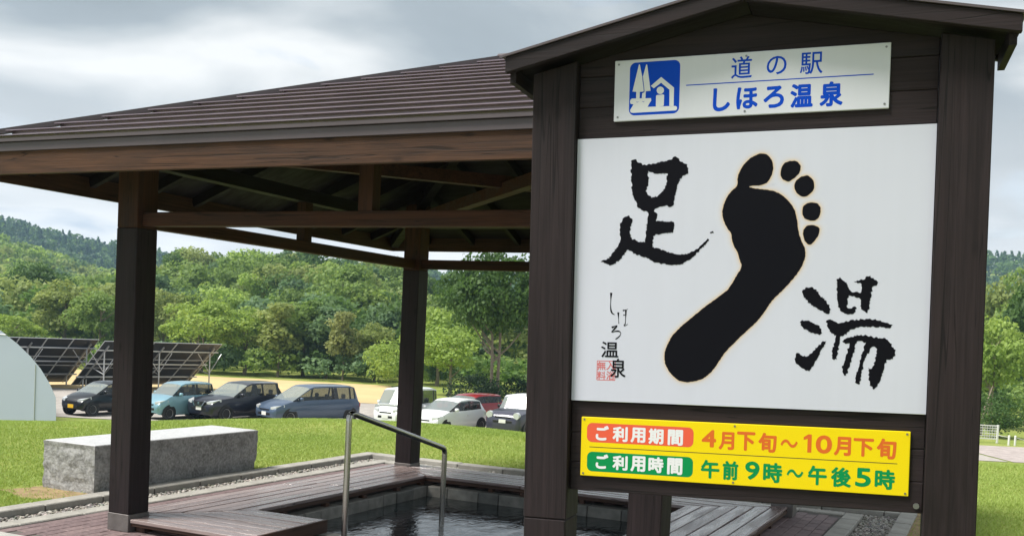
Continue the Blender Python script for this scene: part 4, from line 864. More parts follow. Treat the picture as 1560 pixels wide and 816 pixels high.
# ------------------------------------------------------------------ parked cars
def car(label, paintm, L, W, H, px, py, heading, hood=.95, cowl=.26, roof_f=.02, roof_r=-.38, tail_z=.95, rear_x=-.47, belt=.98, wheel=.30, wb=.70,
        roofm=None, plate='plate_white', front='plain', nose=.68, bright=('car_glass_sky_sheen'), name='parked_car', group='cars parked behind the lawn', tumble=.80, sidewin='car_glass', pillars=1):
    root = empty(name, (px, py, LOT+.02), heading); tag(root, label, 'car', group)
    hw = W/2; zl = .20
    X = lambda k: k*L
    def greenhouse(x, zb, w=1.): return (x, zb, H-.03, w, tumble)
    xc, xf, xr = X(cowl), X(roof_f), X(roof_r)
    b1 = (xf+xr)/2+.10
    ST = [(X(.5), nose-.16, nose-.12, .74, .5), (X(.5)-.10, nose, nose+.06, .90, .7), (X(.5)-.38, nose+(hood-nose)*.55, nose+(hood-nose)*.55+.08, .98, .82),
          (xc+.12, hood, hood+.06, 1., .84), (xc, hood+.02, hood+.07, 1., .84),
          (xf+.10, belt, H-.11, 1., tumble*.985), (xf-.12, belt, H-.03, 1., tumble), (b1+.05, belt+.01, H, 1., tumble), (b1-.06, belt+.015, H, 1., tumble)]
    if pillars > 1:
        b2 = b1-.95*(1 if L < 4.5 else 1.05); ST += [(b2+.05, belt+.03, H-.01, 1., tumble), (b2-.05, belt+.035, H-.015, 1., tumble)]
    ST += [(xr+.10, belt+.045, H-.04, .985, tumble*.985), (xr, belt+.05, H-.07, .98, tumble*.97), (X(rear_x), tail_z, tail_z+.05, .95, .80), (X(-.5)+.05, tail_z-.12, tail_z-.05, .90, .72), (X(-.5), tail_z-.35, tail_z-.3, .82, .6)]
    ns = len(ST); iw = 4; ir = ns-4
    rings = []
    for i, (x, zb, zt, wk, tk) in enumerate(ST):
        w = hw*wk; low = zl+(.12 if i in (0, ns-1) else .04 if i in (1, ns-2) else 0)
        gh = 5 <= i <= ir
        we, ze = (hw*tk, zt-.05) if gh else (w*.88, zb+.02)
        bp = (w*.955, zb)
        lp = lambda t: (bp[0]+(we-bp[0])*t, zb+(ze-zb)*t)
        half = [(w*.84, low), (w*.965, low+.13), (w, low+(zb-low)*.55), (w*.985, zb-.08*min(1, (zb-low))), bp, lp(.07), lp(.90), (we, ze), (we*.62, zt-.008), (0, zt)]
        rings.append([(x, y, z) for y, z in half]+[(x, -y, z) for y, z in half[-2::-1]])
    npr = len(rings[0]); groups = {}
    def put(key, quad):
        g = groups.setdefault(key, MB()); n = len(g.v); g.v += quad; g.f.append(tuple(range(n, n+len(quad))))
    for i in range(ns-1):
        for k in range(npr-1):
            kk = k if k < 9 else 17-k; left = k < 9
            q = [rings[i][k], rings[i+1][k], rings[i+1][k+1], rings[i][k+1]]; key = 'body'
            if kk == 5 and iw <= i <= ir-1:
                x0, x1 = ST[i][0], ST[i+1][0]
                key = ('pillar', left, i) if abs((x0+x1)/2-(b1-.005)) < .06 or (pillars > 1 and abs((x0+x1)/2-b2) < .06) or i == ir-1 else ('side_window', left, 0 if (x0+x1)/2 > b1 else 1 if pillars < 2 or (x0+x1)/2 > b2 else 2)
            elif kk in (7, 8) and i == iw: key = 'windshield'
            elif kk in (7, 8) and i == ir: key = 'rear_window'
            elif roofm and kk in (6, 7, 8) and iw < i < ir: key = 'roof'
            elif roofm and kk == 6 and i in (iw, ir): key = 'roof'
            put(key, q)
    put('body', rings[0][::-1]); put('body', rings[-1])
    for key, g in groups.items():
        nm = key if isinstance(key, str) else key[0]
        me = g.mesh(nm); bm = bmesh.new(); bm.from_mesh(me); bmesh.ops.remove_doubles(bm, verts=bm.verts[:], dist=.002); bmesh.ops.dissolve_degenerate(bm, dist=.001, edges=bm.edges[:]); bmesh.ops.recalc_face_normals(bm, faces=bm.faces[:]); bm.to_mesh(me); bm.free()
        cen = sum((v.co for v in me.vertices), Vector())/max(1, len(me.vertices))
        if nm != 'body':
            # open shells: face outwards
            for p in me.polygons:
                d = p.center-Vector((0, 0, .6))
                if p.normal.dot(Vector((d.x*.3, d.y, d.z))) < 0: p.flip()
        mat = {'body': paintm, 'pillar': 'black_trim', 'windshield': bright, 'rear_window': 'car_glass', 'side_window': sidewin, 'roof': roofm or paintm}[nm]
        link(nm, me, mat, root, smooth=38)
    m = MB(); m.box(X(-.46), X(.44), -hw*.86, hw*.86, zl+.06, zl+.10); m.build('floor_pan', 'car_inside', root)
    m = MB(); m.box(xc-.28, xc+.05, -hw*.86, hw*.86, .55, min(hood, belt)-.02); m.build('dashboard', 'car_inside', root, bevel=.04)
    for sx, s in ((b1+.12, 1), (b1+.12, -1), (b1-.85, 1), (b1-.85, -1)):
        m = MB(); m.box(sx-.16, sx-.02, s*hw*.42-.23, s*hw*.42+.23, .45, belt+.06); m.box(sx-.15, sx-.05, s*hw*.42-.12, s*hw*.42+.12, belt+.07, belt+.27); m.build('seat', 'car_inside', root, bevel=.03)
    zw = wheel; ys = hw-.10
    wm = MB().lathe_y([(wheel*.62, .10), (wheel*.95, .09), (wheel, .06), (wheel, -.06), (wheel*.95, -.09)], 24).mesh('wheel')
    rm = MB().lathe_y([(0.0, .085), (wheel*.16, .09), (wheel*.2, .07), (wheel*.56, .085), (wheel*.63, .10)], 10).mesh('rim')
    am = MB().lathe_y([(0, .0), (wheel+.055, .0), (wheel+.06, -.05)], 24).mesh('wheel_arch')
    for me, mt in ((wm, 'tyre'), (rm, 'alloy'), (am, 'black_trim')): me.materials.append(MATS[mt])
    for sx in (.5, -.5):
        for sy in (1, -1):
            x = sx*wb*L-.02*L+.02; rz = 0 if sy > 0 else math.pi
            inst('wheel_arch', am, root, (x, sy*(hw*.993), zw+.02), (0, 0, rz)); w = inst('wheel', wm, root, (x, sy*ys, zw), (0, 0, rz)); inst('rim', rm, w)
    xn = X(.5)
    for s in (1, -1):
        m = MB(); z = nose+.02
        if front == 'round':
            m.tube([(xn-.16, s*hw*.72, z-.0), (xn+.0, s*hw*.70, z-.02)], .15, 18)
        else:
            m.hexa([(xn-.02, s*hw*.52, z-.06), (xn-.02, s*hw*.52, z+.03), (xn-.30, s*hw*.60, z+.10), (xn-.30, s*hw*.60, z+.02)][::s], [(xn-.10, s*hw*.86, z-.09), (xn-.10, s*hw*.86, z+.05), (xn-.48, s*hw*.965, z+.15), (xn-.48, s*hw*.99, z+.05)][::s])
        m.build('headlight', 'lamp_glass', root, smooth=40)
        m = MB(); m.box(xc-.42, xc-.28, s*hw*.98 if s > 0 else -hw-.17, hw+.17 if s > 0 else -hw*.98, belt+.02, belt+.17); m.build('mirror', paintm if roofm is None else 'black_trim', root, bevel=.035, smooth=60)
        m = MB(); m.box(X(-.5)+.0, X(-.5)+.16, s*hw*.62 if s > 0 else -hw*.90, hw*.90 if s > 0 else -hw*.62, tail_z-.22, tail_z-.02); m.build('tail_light', 'red_print', root, bevel=.03)
        m = MB(); m.box(b1+.10, b1+.28, s*hw*.995 if s > 0 else -hw-.018, hw+.018 if s > 0 else -hw*.995, belt-.17, belt-.14); m.build('door_handle', paintm, root)
    m = MB(); m.box(xn-.10, xn+.006, -hw*.52, hw*.52, nose-.34, nose-.20); m.build('intake', 'black_trim', root, bevel=.02)
    if front == 'vee':
        m = MB()
        for s in (1, -1): m.beam((xn+.0, s*hw*.42, nose+.06), (xn+.02, s*hw*.25, nose-.15), .05, .07, up=(1, 0, 0))
        m.beam((xn+.02, -hw*.27, nose-.15), (xn+.02, hw*.27, nose-.15), .05, .07, up=(1, 0, 0)); m.build('grille_frame', 'chrome', root)
        m = MB(); m.box(xn-.10, xn+.012, -hw*.36, hw*.36, nose-.14, nose+.05); m.build('grille', 'black_trim', root)
        m = MB(); m.tube([(xn, 0, nose-.03), (xn+.035, 0, nose-.03)], .06, 16); m.build('emblem', 'chrome', root)
    elif front == 'bar':
        m = MB(); m.box(xn-.06, xn+.012, -hw*.5, hw*.5, nose-.13, nose+.0); m.build('grille', 'black_trim', root)
        m = MB(); m.box(xn-.05, xn+.02, -hw*.5, hw*.5, nose+.0, nose+.035); m.build('grille_bar', 'chrome', root)
    else:
        m = MB(); m.box(xn-.05, xn+.004, -hw*.40, hw*.40, nose-.10, nose-.05); m.build('grille', 'black_trim', root)
    m = MB(); m.box(xn, xn+.02, -.165, .165, nose-.33, nose-.17); m.build('number_plate', plate, root)
    return root
def hd(x, y, phi): return math.atan2(-y, -x)-R(phi)
def cars():
    def C(label, paintm, L, W, H, x, y, phi, **k): car(label, paintm, L, W, H, x, y, hd(x, y, phi), **k)
    C('small black hatchback with an orange plate next to the white tent', 'paint_black', 3.40, 1.48, 1.50, -18.55, 46.6, 47, hood=.93, plate='plate_yellow', belt=.95, front='plain')
    C('tall light blue small car behind the front left pavilion post', 'paint_aqua', 3.40, 1.48, 1.66, -15.05, 46.6, 48, hood=1.02, belt=1.02, cowl=.28, roof_f=.09, roof_r=-.42, nose=.74)
    C('dark navy sport utility car with a V shaped chrome grille', 'paint_navy', 4.69, 1.82, 1.74, -12.55, 47.4, 46, hood=1.06, belt=1.08, nose=.84, wheel=.36, front='vee', cowl=.23, roof_f=.02, roof_r=-.36, pillars=2)
    C('blue grey minivan with a long sloping windscreen', 'paint_blue', 4.80, 1.80, 1.75, -9.35, 47.6, 54, hood=1.0, belt=1.04, nose=.72, wheel=.33, cowl=.30, roof_f=.08, roof_r=-.43, rear_x=-.48, pillars=2)
    C('boxy white light van half hidden by the rear pavilion post', 'paint_white', 3.40, 1.48, 1.90, -4.75, 46.6, 32, hood=1.12, belt=1.12, nose=.90, cowl=.38, roof_f=.22, roof_r=-.46, rear_x=-.49, pillars=2, tumble=.88)
    C('white hatchback parked in front of the red car', 'paint_white', 3.75, 1.66, 1.52, -2.75, 46.3, 37, hood=.96, belt=.97, cowl=.27, roof_f=.05, roof_r=-.37, sidewin='car_glass')
    C('red car seen behind the white hatchback', 'paint_red', 4.40, 1.80, 1.48, -2.15, 51.0, 44, hood=1.02, belt=1.02, nose=.8, wheel=.35, cowl=.24, roof_f=.02, roof_r=-.34, pillars=2)
    C('dark car with a white roof beside the sign post', 'paint_purple', 4.30, 1.86, 1.84, .62, 46.6, 26, hood=1.16, belt=1.17, nose=.98, wheel=.38, cowl=.20, roof_f=.09, roof_r=-.44, rear_x=-.475, roofm='paint_white', front='round', tumble=.86)
cars()

# ------------------------------------------------------------------ tent, solar arrays, fence
def tent():
    root = empty('arched_tent', (-21.62, 40.0, LOT), 0); tag(root, 'white arched fabric tent at the left edge of the lawn', 'tent')
    prof = [(3.95, 0), (3.95, .6), (3.92, 1.2), (3.68, 1.72), (3.3, 2.3), (2.9, 2.75), (2.4, 3.2), (1.74, 3.68), (1.1, 4.02), (.5, 4.22), (0, 4.28)]
    full = prof+[(-x, z) for x, z in prof[-2::-1]]; d = Vector((-.56, .83, 0)); n = len(full)
    m = MB(); m.v = [(x, 0, z) for x, z in full]; m.f = [tuple(range(n))]; m.build('end_wall', 'tent_fabric', root)
    m = MB(); K = 9
    for k in range(K):
        o = d*(13*k/(K-1)+.0); sag = 1-.012*math.sin(math.pi*8*k/(K-1))
        m.v += [(x*1.0+o.x, o.y, z*1.0+.004) for x, z in full]
    for k in range(K-1):
        for i in range(n-1): m.f.append((k*n+i, k*n+i+1, (k+1)*n+i+1, (k+1)*n+i))
    m.build('cover', 'tent_fabric', root, smooth=60)
    m = MB(); o = d*13; m.v = [(x+o.x, o.y, z) for x, z in full]; m.f = [tuple(range(n-1, -1, -1))]; m.build('end_wall', 'tent_fabric', root)
    MB().tube([(3.1, -.01, 0), (3.1, -.01, 2.45)], .014, 6).build('zip', 'galvanised', root)
    for z, x in ((3.55, 1.93),): MB().tube([(-x, -.012, z), (x, -.012, z)], .016, 6).build('seam', 'galvanised', root)
tent()
def solar(label, tr, cols, gamma):
    """tr: top right corner; the rows run back to the left from it; seen from behind and below"""
    root = empty('solar_array', (tr[0], tr[1], LOT), gamma); tag(root, label, 'solar panels', 'solar arrays behind the parked cars')
    mw, mh, rows = 1.58, .95, 5; zt, zb = 3.0, .2; run = math.sqrt((rows*mh)**2-(zt-zb)**2); tilt = math.atan2(zt-zb, run)
    # local x along the top edge (negative to the left), local y away from the camera, falling
    f = MB(); t = .028; hx, hy = mw/2-.01, mh/2-.01
    for a in ((-hx, hx, -hy, -hy+t), (-hx, hx, hy-t, hy), (-hx, -hx+t, -hy+t, hy-t), (hx-t, hx, -hy+t, hy-t)): f.box(a[0], a[1], a[2], a[3], -.035, .004)
    fm = f.mesh('module_frame'); fm.materials.append(MATS['galvanised'])
    p = MB(); p.box(-hx+t, hx-t, -hy+t, hy-t, -.006, .002); pm = p.mesh('module'); pm.materials.append(MATS['solar_back'])
    for r in range(rows):
        for c in range(cols):
            s = (r+.5)*mh; loc = (-(c+.5)*mw, s*math.cos(tilt), zt-s*math.sin(tilt))
            o = inst('module', pm, root, loc, (-tilt, 0, 0)); inst('module_frame', fm, o)
    W = cols*mw
    for k in range(3):
        s = .85+k*1.45; y, z = s*math.cos(tilt), zt-s*math.sin(tilt)-.08
        MB().beam((-W-.1, y, z), (.18, y, z), .06, .08).build('purlin', 'galvanised', root)
    nb = max(3, cols//2+1)
    for k in range(nb):
        x = -.4-k*(W-.8)/(nb-1)
        for s in (.9, 3.9):
            y, z = s*math.cos(tilt), zt-s*math.sin(tilt)-.13; MB().tube([(x, y, 0), (x, y, z)], .045, 8).build('post', 'galvanised', root)
        MB().beam((x, .3*math.cos(tilt), zt-.3*math.sin(tilt)-.14), (x, 4.5*math.cos(tilt), zt-4.5*math.sin(tilt)-.14), .06, .09).build('rafter', 'galvanised', root)
        y = .9*math.cos(tilt); 
        for dx in (-.95, .95): MB().tube([(x, y, 1.1), (x+dx*.9, y, zt-.9*math.sin(tilt)-.15)], .025, 6).build('brace', 'galvanised', root)
        MB().tube([(x, y, 1.0), (x, 2.6*math.cos(tilt), zt-2.6*math.sin(tilt)-.15)], .03, 6).build('brace', 'galvanised', root)
solar('steel framed solar array rising behind the white tent', (-24.9, 62.0), 5, R(50))
solar('steel framed solar array behind the light blue car', (-18.5, 65.5), 5, R(50))
def fence():
    root = empty('low_fence', (22.0, 55.0, LOT), 0); tag(root, 'low white railing fence beyond the gravel road', 'fence')
    L = 4.05
    for k in range(4): m = MB(); m.box(k*L/3-.05, k*L/3+.05, -.05, .05, 0, .98); m.build('post', 'fence_white', root, bevel=.01)
    for z in (.20, .90): m = MB(); m.box(.05, L-.05, -.02, .02, z, z+.06); m.build('rail', 'fence_white', root)
    for z in (.36, .5, .64, .78): m = MB(); m.box(.05, L-.05, -.012, .012, z, z+.035); m.build('rail', 'fence_white', root)
    for k in range(1, 30):
        if k % 10: x = k*L/30; m = MB(); m.box(x-.012, x+.012, .013, .03, .2, .93); m.build('picket', 'fence_white', root)
fence()
def bollards():
    xs = (26.2, 26.53, 28.4)
    for x, l in zip(xs, ('white chain bollard nearest to the low fence', 'white chain bollard second from the low fence', 'white chain bollard at the right edge')):
        r = empty('chain_bollard', (x, 54, LOT)); tag(r, l, 'bollard', 'bollards by the gravel road')
        MB().tube([(0, 0, 0), (0, 0, .5)], .055, 12).build('post', 'fence_white', r, smooth=50); MB().tube([(0, 0, .5), (0, 0, .53)], [.055, .03], 12).build('cap', 'fence_white', r, smooth=50)
    for (a, b, l) in ((26.07, 26.2, 'short white chain from fence to first bollard'), (26.53, 28.4, 'white chain sagging between two bollards')):
        pts = [(a+(b-a)*t, 54 if a > 26.1 else 55-t, LOT+.44-.16*min(1, b-a)*4*t*(1-t)) for t in [i/12 for i in range(13)]]
        tag(MB().tube(pts, .014, 6).build('chain', 'fence_white'), l, 'chain')
bollards()

# ------------------------------------------------------------------ trees
def leaves(P, D, size, rs, tone, spread=.8, flat=.62):
    """rhombic leaf clumps at points P facing roughly along D"""
    n = len(P); N = D+rs.normal(0, spread, (n, 3)); N /= np.linalg.norm(N, axis=1, keepdims=True)+1e-9
    T = np.cross(N, rs.normal(0, 1, (n, 3))); T /= np.linalg.norm(T, axis=1, keepdims=True)+1e-9; B = np.cross(N, T)
    s = (size*(.6+.8*rs.random(n)))[:, None]
    V = np.stack([P+T*s, P+B*s*flat, P-T*s*.9, P-B*s*flat], 1)
    return V, np.repeat(tone[:, None], 4, 1)
def broad(seed, n, rx=.36, z0=.22, z1=1., size=.022, blobs=30, lump=.30):
    """a broad-leaved crown of unit height as many overlapping leafy masses"""
    rs = np.random.default_rng(seed); cz, rz = (z0+z1)/2, (z1-z0)/2
    d = rs.normal(0, 1, (blobs, 3)); d /= np.linalg.norm(d, axis=1, keepdims=True); d[:, 2] = d[:, 2]*.9+.12
    k = (.45+.42*rs.random(blobs)**.6)[:, None]; C = d*k*np.array([rx, rx, rz])*np.array([1, 1, .92]); C[:, 2] += cz
    shape = 1-.30*np.clip((C[:, 2]-cz)/rz, 0, 1); C[:, :2] *= shape[:, None]
    r = lump*rx*(.65+.7*rs.random(blobs)); idx = rs.integers(0, blobs, n)
    e = rs.normal(0, 1, (n, 3)); e[:, 2] = e[:, 2]*.8+.35; e /= np.linalg.norm(e, axis=1, keepdims=True)
    P = C[idx]+e*(r[idx]*(.55+.5*rs.random(n)**.7))[:, None]*np.array([1.15, 1.15, .8])
    bt = rs.random(blobs); tone = np.clip(.15+.45*bt[idx]+.4*rs.random(n), 0, 1)
    return leaves(P, e+np.array([0, 0, .35]), size, rs, tone)
def conifer(seed, n, rx=.20, z0=.08, size=.020, layers=16):
    rs = np.random.default_rng(seed); t = rs.random(n)**.75; ly = np.floor(t*layers)/layers; z = z0+(1-z0)*(ly+rs.random(n)*.5/layers)
    rad = rx*(1-(z-z0)/(1-z0))**.85*(.35+.65*rs.random(n)**.5)*(.8+.4*rs.random(layers+1)[(ly*layers).astype(int)]); a = rs.random(n)*6.283
    a = np.round(a*1.6)/1.6*.55+a*.45
    P = np.stack([rad*np.cos(a), rad*np.sin(a), z-rad*.30], -1); D = np.stack([np.cos(a)*.6, np.sin(a)*.6, .7+0*a], -1)
    return leaves(P, D, size, rs, np.clip(.1+.8*rs.random(n), 0, 1), .5, .45)
def crown_mesh(name, VT):
    V, T = VT; n = len(V); return np_mesh(name, V.reshape(-1, 3), quads=np.arange(n*4).reshape(-1, 4), tone=np.repeat(T.reshape(-1)[:, None], 3, 1))
def trunk_mesh(seed, top=.72, r=.022, limbs=7, twin=False, z_l=.28):
    rs = random.Random(seed); m = MB()
    for q in ((-1, 1) if twin else (0,)):
        pts = [Vector((q*(.016+.03*t)+rs.uniform(-.006, .006), rs.uniform(-.006, .006), -.02+(top+.02)*t)) for t in [i/6 for i in range(7)]]
        m.tube(pts, [r*(.82 if twin else 1)*(1.25 if i == 0 else 1-.12*i) for i in range(7)], 8)
        for k in range(limbs):
            z = z_l+(top-z_l)*k/limbs+rs.uniform(-.03, .03); a = rs.uniform(0, 6.28); l = rs.uniform(.12, .24)*(1.15-.6*k/limbs)
            p = Vector((q*.03, 0, z)); e = p+Vector((math.cos(a)*l, math.sin(a)*l, l*rs.uniform(.6, 1.1))); mid = (p+e)/2+Vector((0, 0, -.015))
            m.tube([p, mid, e], [r*.42, r*.30, r*.12], 6, cap=False)
    return m.mesh('trunk')
PROTO = {'broad': [crown_mesh('crown', broad(s, 5200, rx, z0)) for s, rx, z0 in ((1, .40, .20), (2, .36, .16), (3, .44, .24))],
         'tall': [crown_mesh('crown', broad(s, 3800, .22, .14, blobs=34, lump=.42)) for s in (5, 6)],
         'layered': [crown_mesh('crown', broad(s, 5200, .46, .26, blobs=44, lump=.22, size=.020)) for s in (8, 9)],
         'larch': [crown_mesh('crown', conifer(12, 3000, .22, .16))], 'conifer': [crown_mesh('crown', conifer(14, 4200, .25, .05))],
         'bush': [crown_mesh('crown', broad(s, 3000, .62, .0, 1., .030, 26, .34)) for s in (16, 17)],
         'big': [crown_mesh('crown', broad(21, 15000, .42, .34, 1., .0135, 62, .22))]}
TRUNK = {'one': trunk_mesh(1), 'two': trunk_mesh(2, twin=True, r=.018), 'thin': trunk_mesh(3, .9, .013, 5, z_l=.4)}
def tree(label, kind, v, leaf, x, y, h, w=None, rot=0., trunk='one', bark='bark_pale', name='tree', group='trees at the foot of the wooded slope', cat='tree'):
    z = float(terrain(x, y)); root = empty(name, (x, y, z-.03), rot); sx = (w or h); root.scale = (sx, sx, h); tag(root, label, cat, group)
    def use(nm, me, mt):
        o = inst(nm, me, root)
        if not me.materials: me.materials.append(MATS[mt])
        o.material_slots[0].link = 'OBJECT'; o.material_slots[0].material = MATS[mt]
    use('crown', PROTO[kind][v % len(PROTO[kind])], leaf)
    if trunk: use('trunk', TRUNK[trunk], bark)
def tall(p, row, D, g=LOT): return 1.6+(508+.0494*(p-780)-row)/1571*D-g      # height that reaches a given line of sight
def px(p, D, row=540): return (p-780+.049*(row-585))/1571*D      # a bearing noted on the photograph, turned into metres at that distance
for a in (
    ('dark green rounded tree high on the far left', 'broad', 0, 'leaf_dark', px(45, 118), 118, tall(45, 388, 118, -1.9), 10),
    ('yellow green tree left of the solar panels at the frame edge', 'layered', 0, 'leaf_bright', px(18, 88), 88, tall(18, 476, 88, -2.95), 6.5),
    ('olive green broad tree behind the first solar array', 'broad', 1, 'leaf_olive', px(98, 95), 95, tall(98, 424, 95, -2.9), 9),
    ('mid green tree hugging the front left pavilion post on its left', 'layered', 1, 'leaf_mid', px(152, 91), 91, tall(152, 440, 91, -2.95), 7.5),
    ('pale olive tree just right of the front left post', 'broad', 2, 'leaf_olive', px(248, 97), 97, tall(248, 438, 97, -2.8), 7),
    ('bright green spreading tree above the second solar array', 'layered', 0, 'leaf_bright', px(306, 86), 86, tall(306, 452, 86, -2.95), 8.0, 1.0, 'two'),
    ('bright spreading tree with two pale bare trunks', 'layered', 1, 'leaf_bright', px(374, 87), 87, tall(374, 464, 87, -2.95), 7.0, 2.2, 'two'),
    ('narrow grey green tree beside the twin trunked tree', 'tall', 0, 'leaf_olive', px(425, 86), 86, tall(425, 452, 86, -2.95), 9.0, .4, 'thin'),
    ('tall mid green tree at the middle of the row', 'tall', 1, 'leaf_mid', px(463, 89), 89, tall(463, 448, 89, -2.95), 11.5, 1.4, 'thin'),
    ('slim blue green tree left of the thin brownish tree', 'tall', 0, 'leaf_blue', px(498, 88), 88, tall(498, 458, 88, -2.95), 9.5, 2.6, 'thin'),
    ('thin brownish tree with a pale straight trunk', 'tall', 0, 'leaf_brown', px(524, 85), 85, tall(524, 466, 85, -2.95), 6.2, 0., 'thin'),
    ('small olive tree left of the rear pavilion post', 'broad', 1, 'leaf_olive', px(572, 87), 87, tall(572, 490, 87, -2.95), 5.6),
    ('large rounded bright tree rising over the middle of the row', 'layered', 0, 'leaf_mid', px(520, 112), 112, tall(520, 407, 112, -2.3), 11, .7),
    ('blue green tree behind the rear post', 'broad', 0, 'leaf_blue', px(598, 98), 98, tall(598, 455, 98, -2.8), 7.5, 1.9),
    ('light green tree right of the rear pavilion post', 'broad', 2, 'leaf_bright', px(668, 84), 84, tall(668, 468, 84, -2.95), 7.6, .3),
    ('low bright green tree in front of the dark leafy tree', 'layered', 1, 'leaf_bright', px(688, 72), 72, tall(688, 498, 72, -2.95), 6.4, 1.1)):
    tree(*a)
tree('large dark leafy tree with two pale trunks behind the red car', 'big', 0, 'leaf_dark', px(757, 60, 500), 60, tall(757, 372, 60), 8.6, .6, 'two', name='leafy_tree', group=None)
G2 = 'shrubs behind the cars'
tree('dark yew like shrub under the large leafy tree', 'bush', 0, 'needle_dark', px(722, 59), 59, 2.3, 2.6, 0, None, name='shrub', group=G2, cat='shrub')
tree('dark shrub right of the pale twin trunks', 'bush', 1, 'needle_dark', px(796, 61), 61, 2.0, 2.4, 1, None, name='shrub', group=G2, cat='shrub')
tree('bright green shrub left of the rear post beyond the field', 'bush', 0, 'leaf_bright', px(594, 80), 80, 3.6, 3.4, 2, None, name='shrub', group=G2, cat='shrub')
G3 = 'trees on the right beyond the fence'
tree('bright green tree above the low white fence', 'broad', 0, 'leaf_bright', px(1512, 66), 66, tall(1512, 470, 66), 5.6, .5, 'two', name='tree', group=G3)
tree('dark green tree behind the bollards', 'broad', 1, 'leaf_dark', px(1568, 70), 70, tall(1568, 428, 70), 7.5, 1.2, group=G3)
tree('tall dark tree at the far right', 'broad', 2, 'leaf_mid', px(1590, 88), 88, tall(1590, 395, 88), 10.0, 2.0, group=G3)
tree('rounded dark shrub right behind the low white fence', 'bush', 1, 'leaf_dark', px(1519, 59), 59, 2.3, 2.6, .2, None, name='shrub', group=G3, cat='shrub')
tree('olive tree high on the right slope', 'broad', 1, 'leaf_olive', px(1522, 100), 100, tall(1522, 412, 100, -2.5), 9.0, 2.7, group=G3)
MB().tube([(px(1497, 60, 600), 60, LOT), (px(1503, 60, 600), 60.1, LOT+1.6), (px(1512, 60, 580), 60, LOT+2.9)], [.11, .08, .03], 8).build('dead_branch', 'bark_pale', smooth=60)
tag(bpy.data.objects['dead_branch'], 'pale leaning dead trunk beside the low white fence', 'dead trunk')

def wood_mass(name, label, spots, protos, pal, seed):
    """many trees that read as one wood: copies of leafy crowns joined, each with its own tint"""
    rs = np.random.default_rng(seed); VV, TT = [], []
    for (x, y, z, h, w, pi, ci) in spots:
        V, T = protos[pi]; a = rs.random()*6.283; c, s = math.cos(a), math.sin(a)
        P = V.reshape(-1, 3); Q = np.stack([(P[:, 0]*c-P[:, 1]*s)*w+x, (P[:, 0]*s+P[:, 1]*c)*w+y, P[:, 2]*h+z], -1)
        d, l = pal[ci]; k = T.reshape(-1)[:, None]; f = rs.uniform(.85, 1.15)
        VV.append(Q); TT.append((np.array(d)*(1-k)+np.array(l)*k)*f)
    V = np.concatenate(VV); T = np.concatenate(TT)
    o = link(name, np_mesh(name, V, quads=np.arange(len(V)).reshape(-1, 4), tone=T), 'leaf_many'); tag(o, label, 'forest', kind='stuff')
PAL = [((.17, .28, .05), (.35, .46, .13)), ((.12, .205, .05), (.26, .36, .11)), ((.058, .125, .030), (.14, .23, .062)), ((.085, .16, .075), (.18, .27, .13)), ((.18, .24, .07), (.33, .39, .14)), ((.032, .074, .038), (.072, .135, .064))]
def spots(t0, t1, y0, y1, step, h, wk, kinds, cols, seed, jitter=.5):
    rs = np.random.default_rng(seed); out = []; y = y0
    while y < y1:
        x = t0*y+rs.random()*step
        while x < t1*y:
            X, Y = x+rs.uniform(-1, 1)*step*jitter, y+rs.uniform(-1, 1)*step*jitter; hh = h*rs.uniform(.78, 1.15)
            out.append((X, Y, float(terrain(X, Y))-.2, hh, hh*wk*rs.uniform(.85, 1.2), int(rs.choice(kinds)), int(rs.choice(cols)))); x += step*rs.uniform(.8, 1.2)
        y += step*.9
    return out
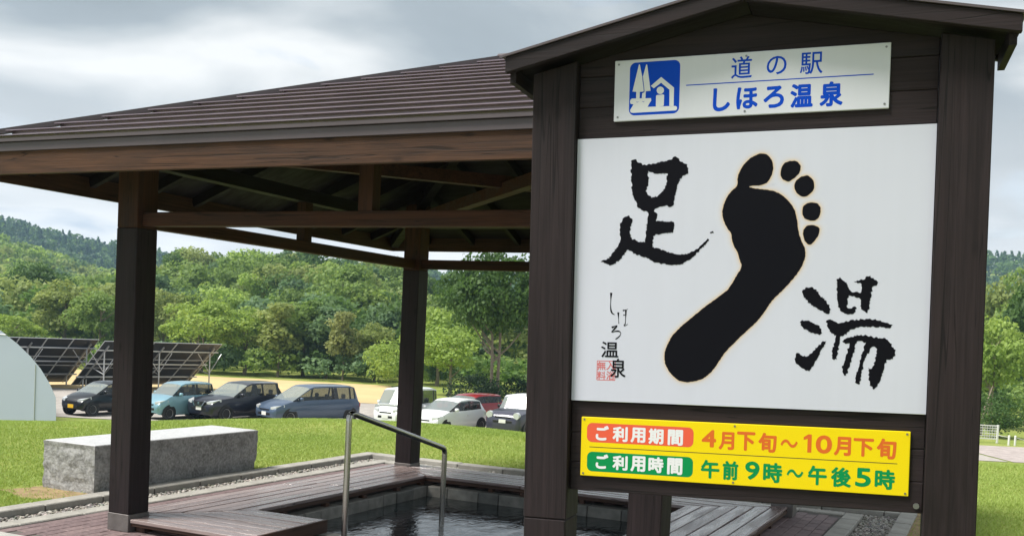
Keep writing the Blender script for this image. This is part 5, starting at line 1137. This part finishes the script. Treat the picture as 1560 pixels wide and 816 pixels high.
def forests():
    pr = [broad(31, 1500, .42, .10, 1., .030, 26, .32), broad(32, 1500, .38, .06, 1., .030, 26, .32), broad(33, 1300, .26, .08, 1., .028, 24, .42), conifer(34, 1300, .22, .03, .030)]
    lo = [broad(41, 260, .44, .05, 1., .062, 12, .40), broad(42, 260, .36, .05, 1., .062, 12, .42), conifer(43, 220, .22, .02, .06, 9)]
    vl = [broad(51, 80, .46, .0, 1., .115, 8, .45), broad(52, 80, .42, .0, 1., .115, 8, .45), conifer(53, 90, .22, .0, .095, 7)]
    near = spots(-.56, -.005, 99, 176, 5.4, 7.4, 1.05, [0, 1, 2, 0], [0, 1, 1, 2, 4, 3], 61)
    near += spots(-.005, .60, 92, 170, 8.5, 8.6, 1.1, [0, 1, 2], [0, 1, 2, 4, 3], 62)
    wood_mass('wooded_slope', 'mixed green trees covering the slope behind the first row', near, pr, PAL, 1)
    under = spots(-.58, -.06, 84.5, 96, 2.1, 2.6, 1.1, [0, 1], [1, 2, 2, 3, 0], 63)+spots(-.06, .56, 74, 92, 3.0, 3.0, 1.1, [0, 1], [1, 2, 2, 0], 64)
    wood_mass('undergrowth', 'dark leafy undergrowth along the edge of the wood', under, lo, PAL, 2)
    mid = spots(-.58, -.28, 230, 352, 7.0, 9.0, .95, [0, 1, 0, 2], [1, 1, 0, 3, 4], 65)+spots(-.28, .6, 250, 345, 13, 9, 1.1, [0, 1], [1, 2, 3], 66)
    wood_mass('middle_hill_forest', 'lighter green wooded hill on the left', mid, lo, PAL, 3)
    far = spots(-.60, -.26, 455, 640, 7.0, 9.5, .95, [0, 1, 2, 2], [2, 3, 5, 5, 2], 67)+spots(-.26, .62, 500, 640, 9.5, 10.5, 1.0, [0, 1, 2, 2], [2, 3, 5, 2], 68)
    wood_mass('far_ridge_forest', 'dark distant forested ridge behind everything', far, vl, PAL, 4)
forests()

# ------------------------------------------------------------------ the air
m = MB(); m.box(-1020, 1020, -600, 1150, -30, 85); hz = m.build('haze', None); tag(hz, 'faint blue summer haze over the valley', 'haze', kind='stuff')
mt = bpy.data.materials.new('haze'); mt.use_nodes = True; n = mt.node_tree.nodes; n.clear(); o = n.new('ShaderNodeOutputMaterial'); v = n.new('ShaderNodeVolumePrincipled')
v.inputs['Color'].default_value = (.50, .74, 1.0, 1); v.inputs['Density'].default_value = HAZE; v.inputs['Anisotropy'].default_value = .2
mt.node_tree.links.new(v.outputs[0], o.inputs['Volume']); hz.data.materials.append(mt)
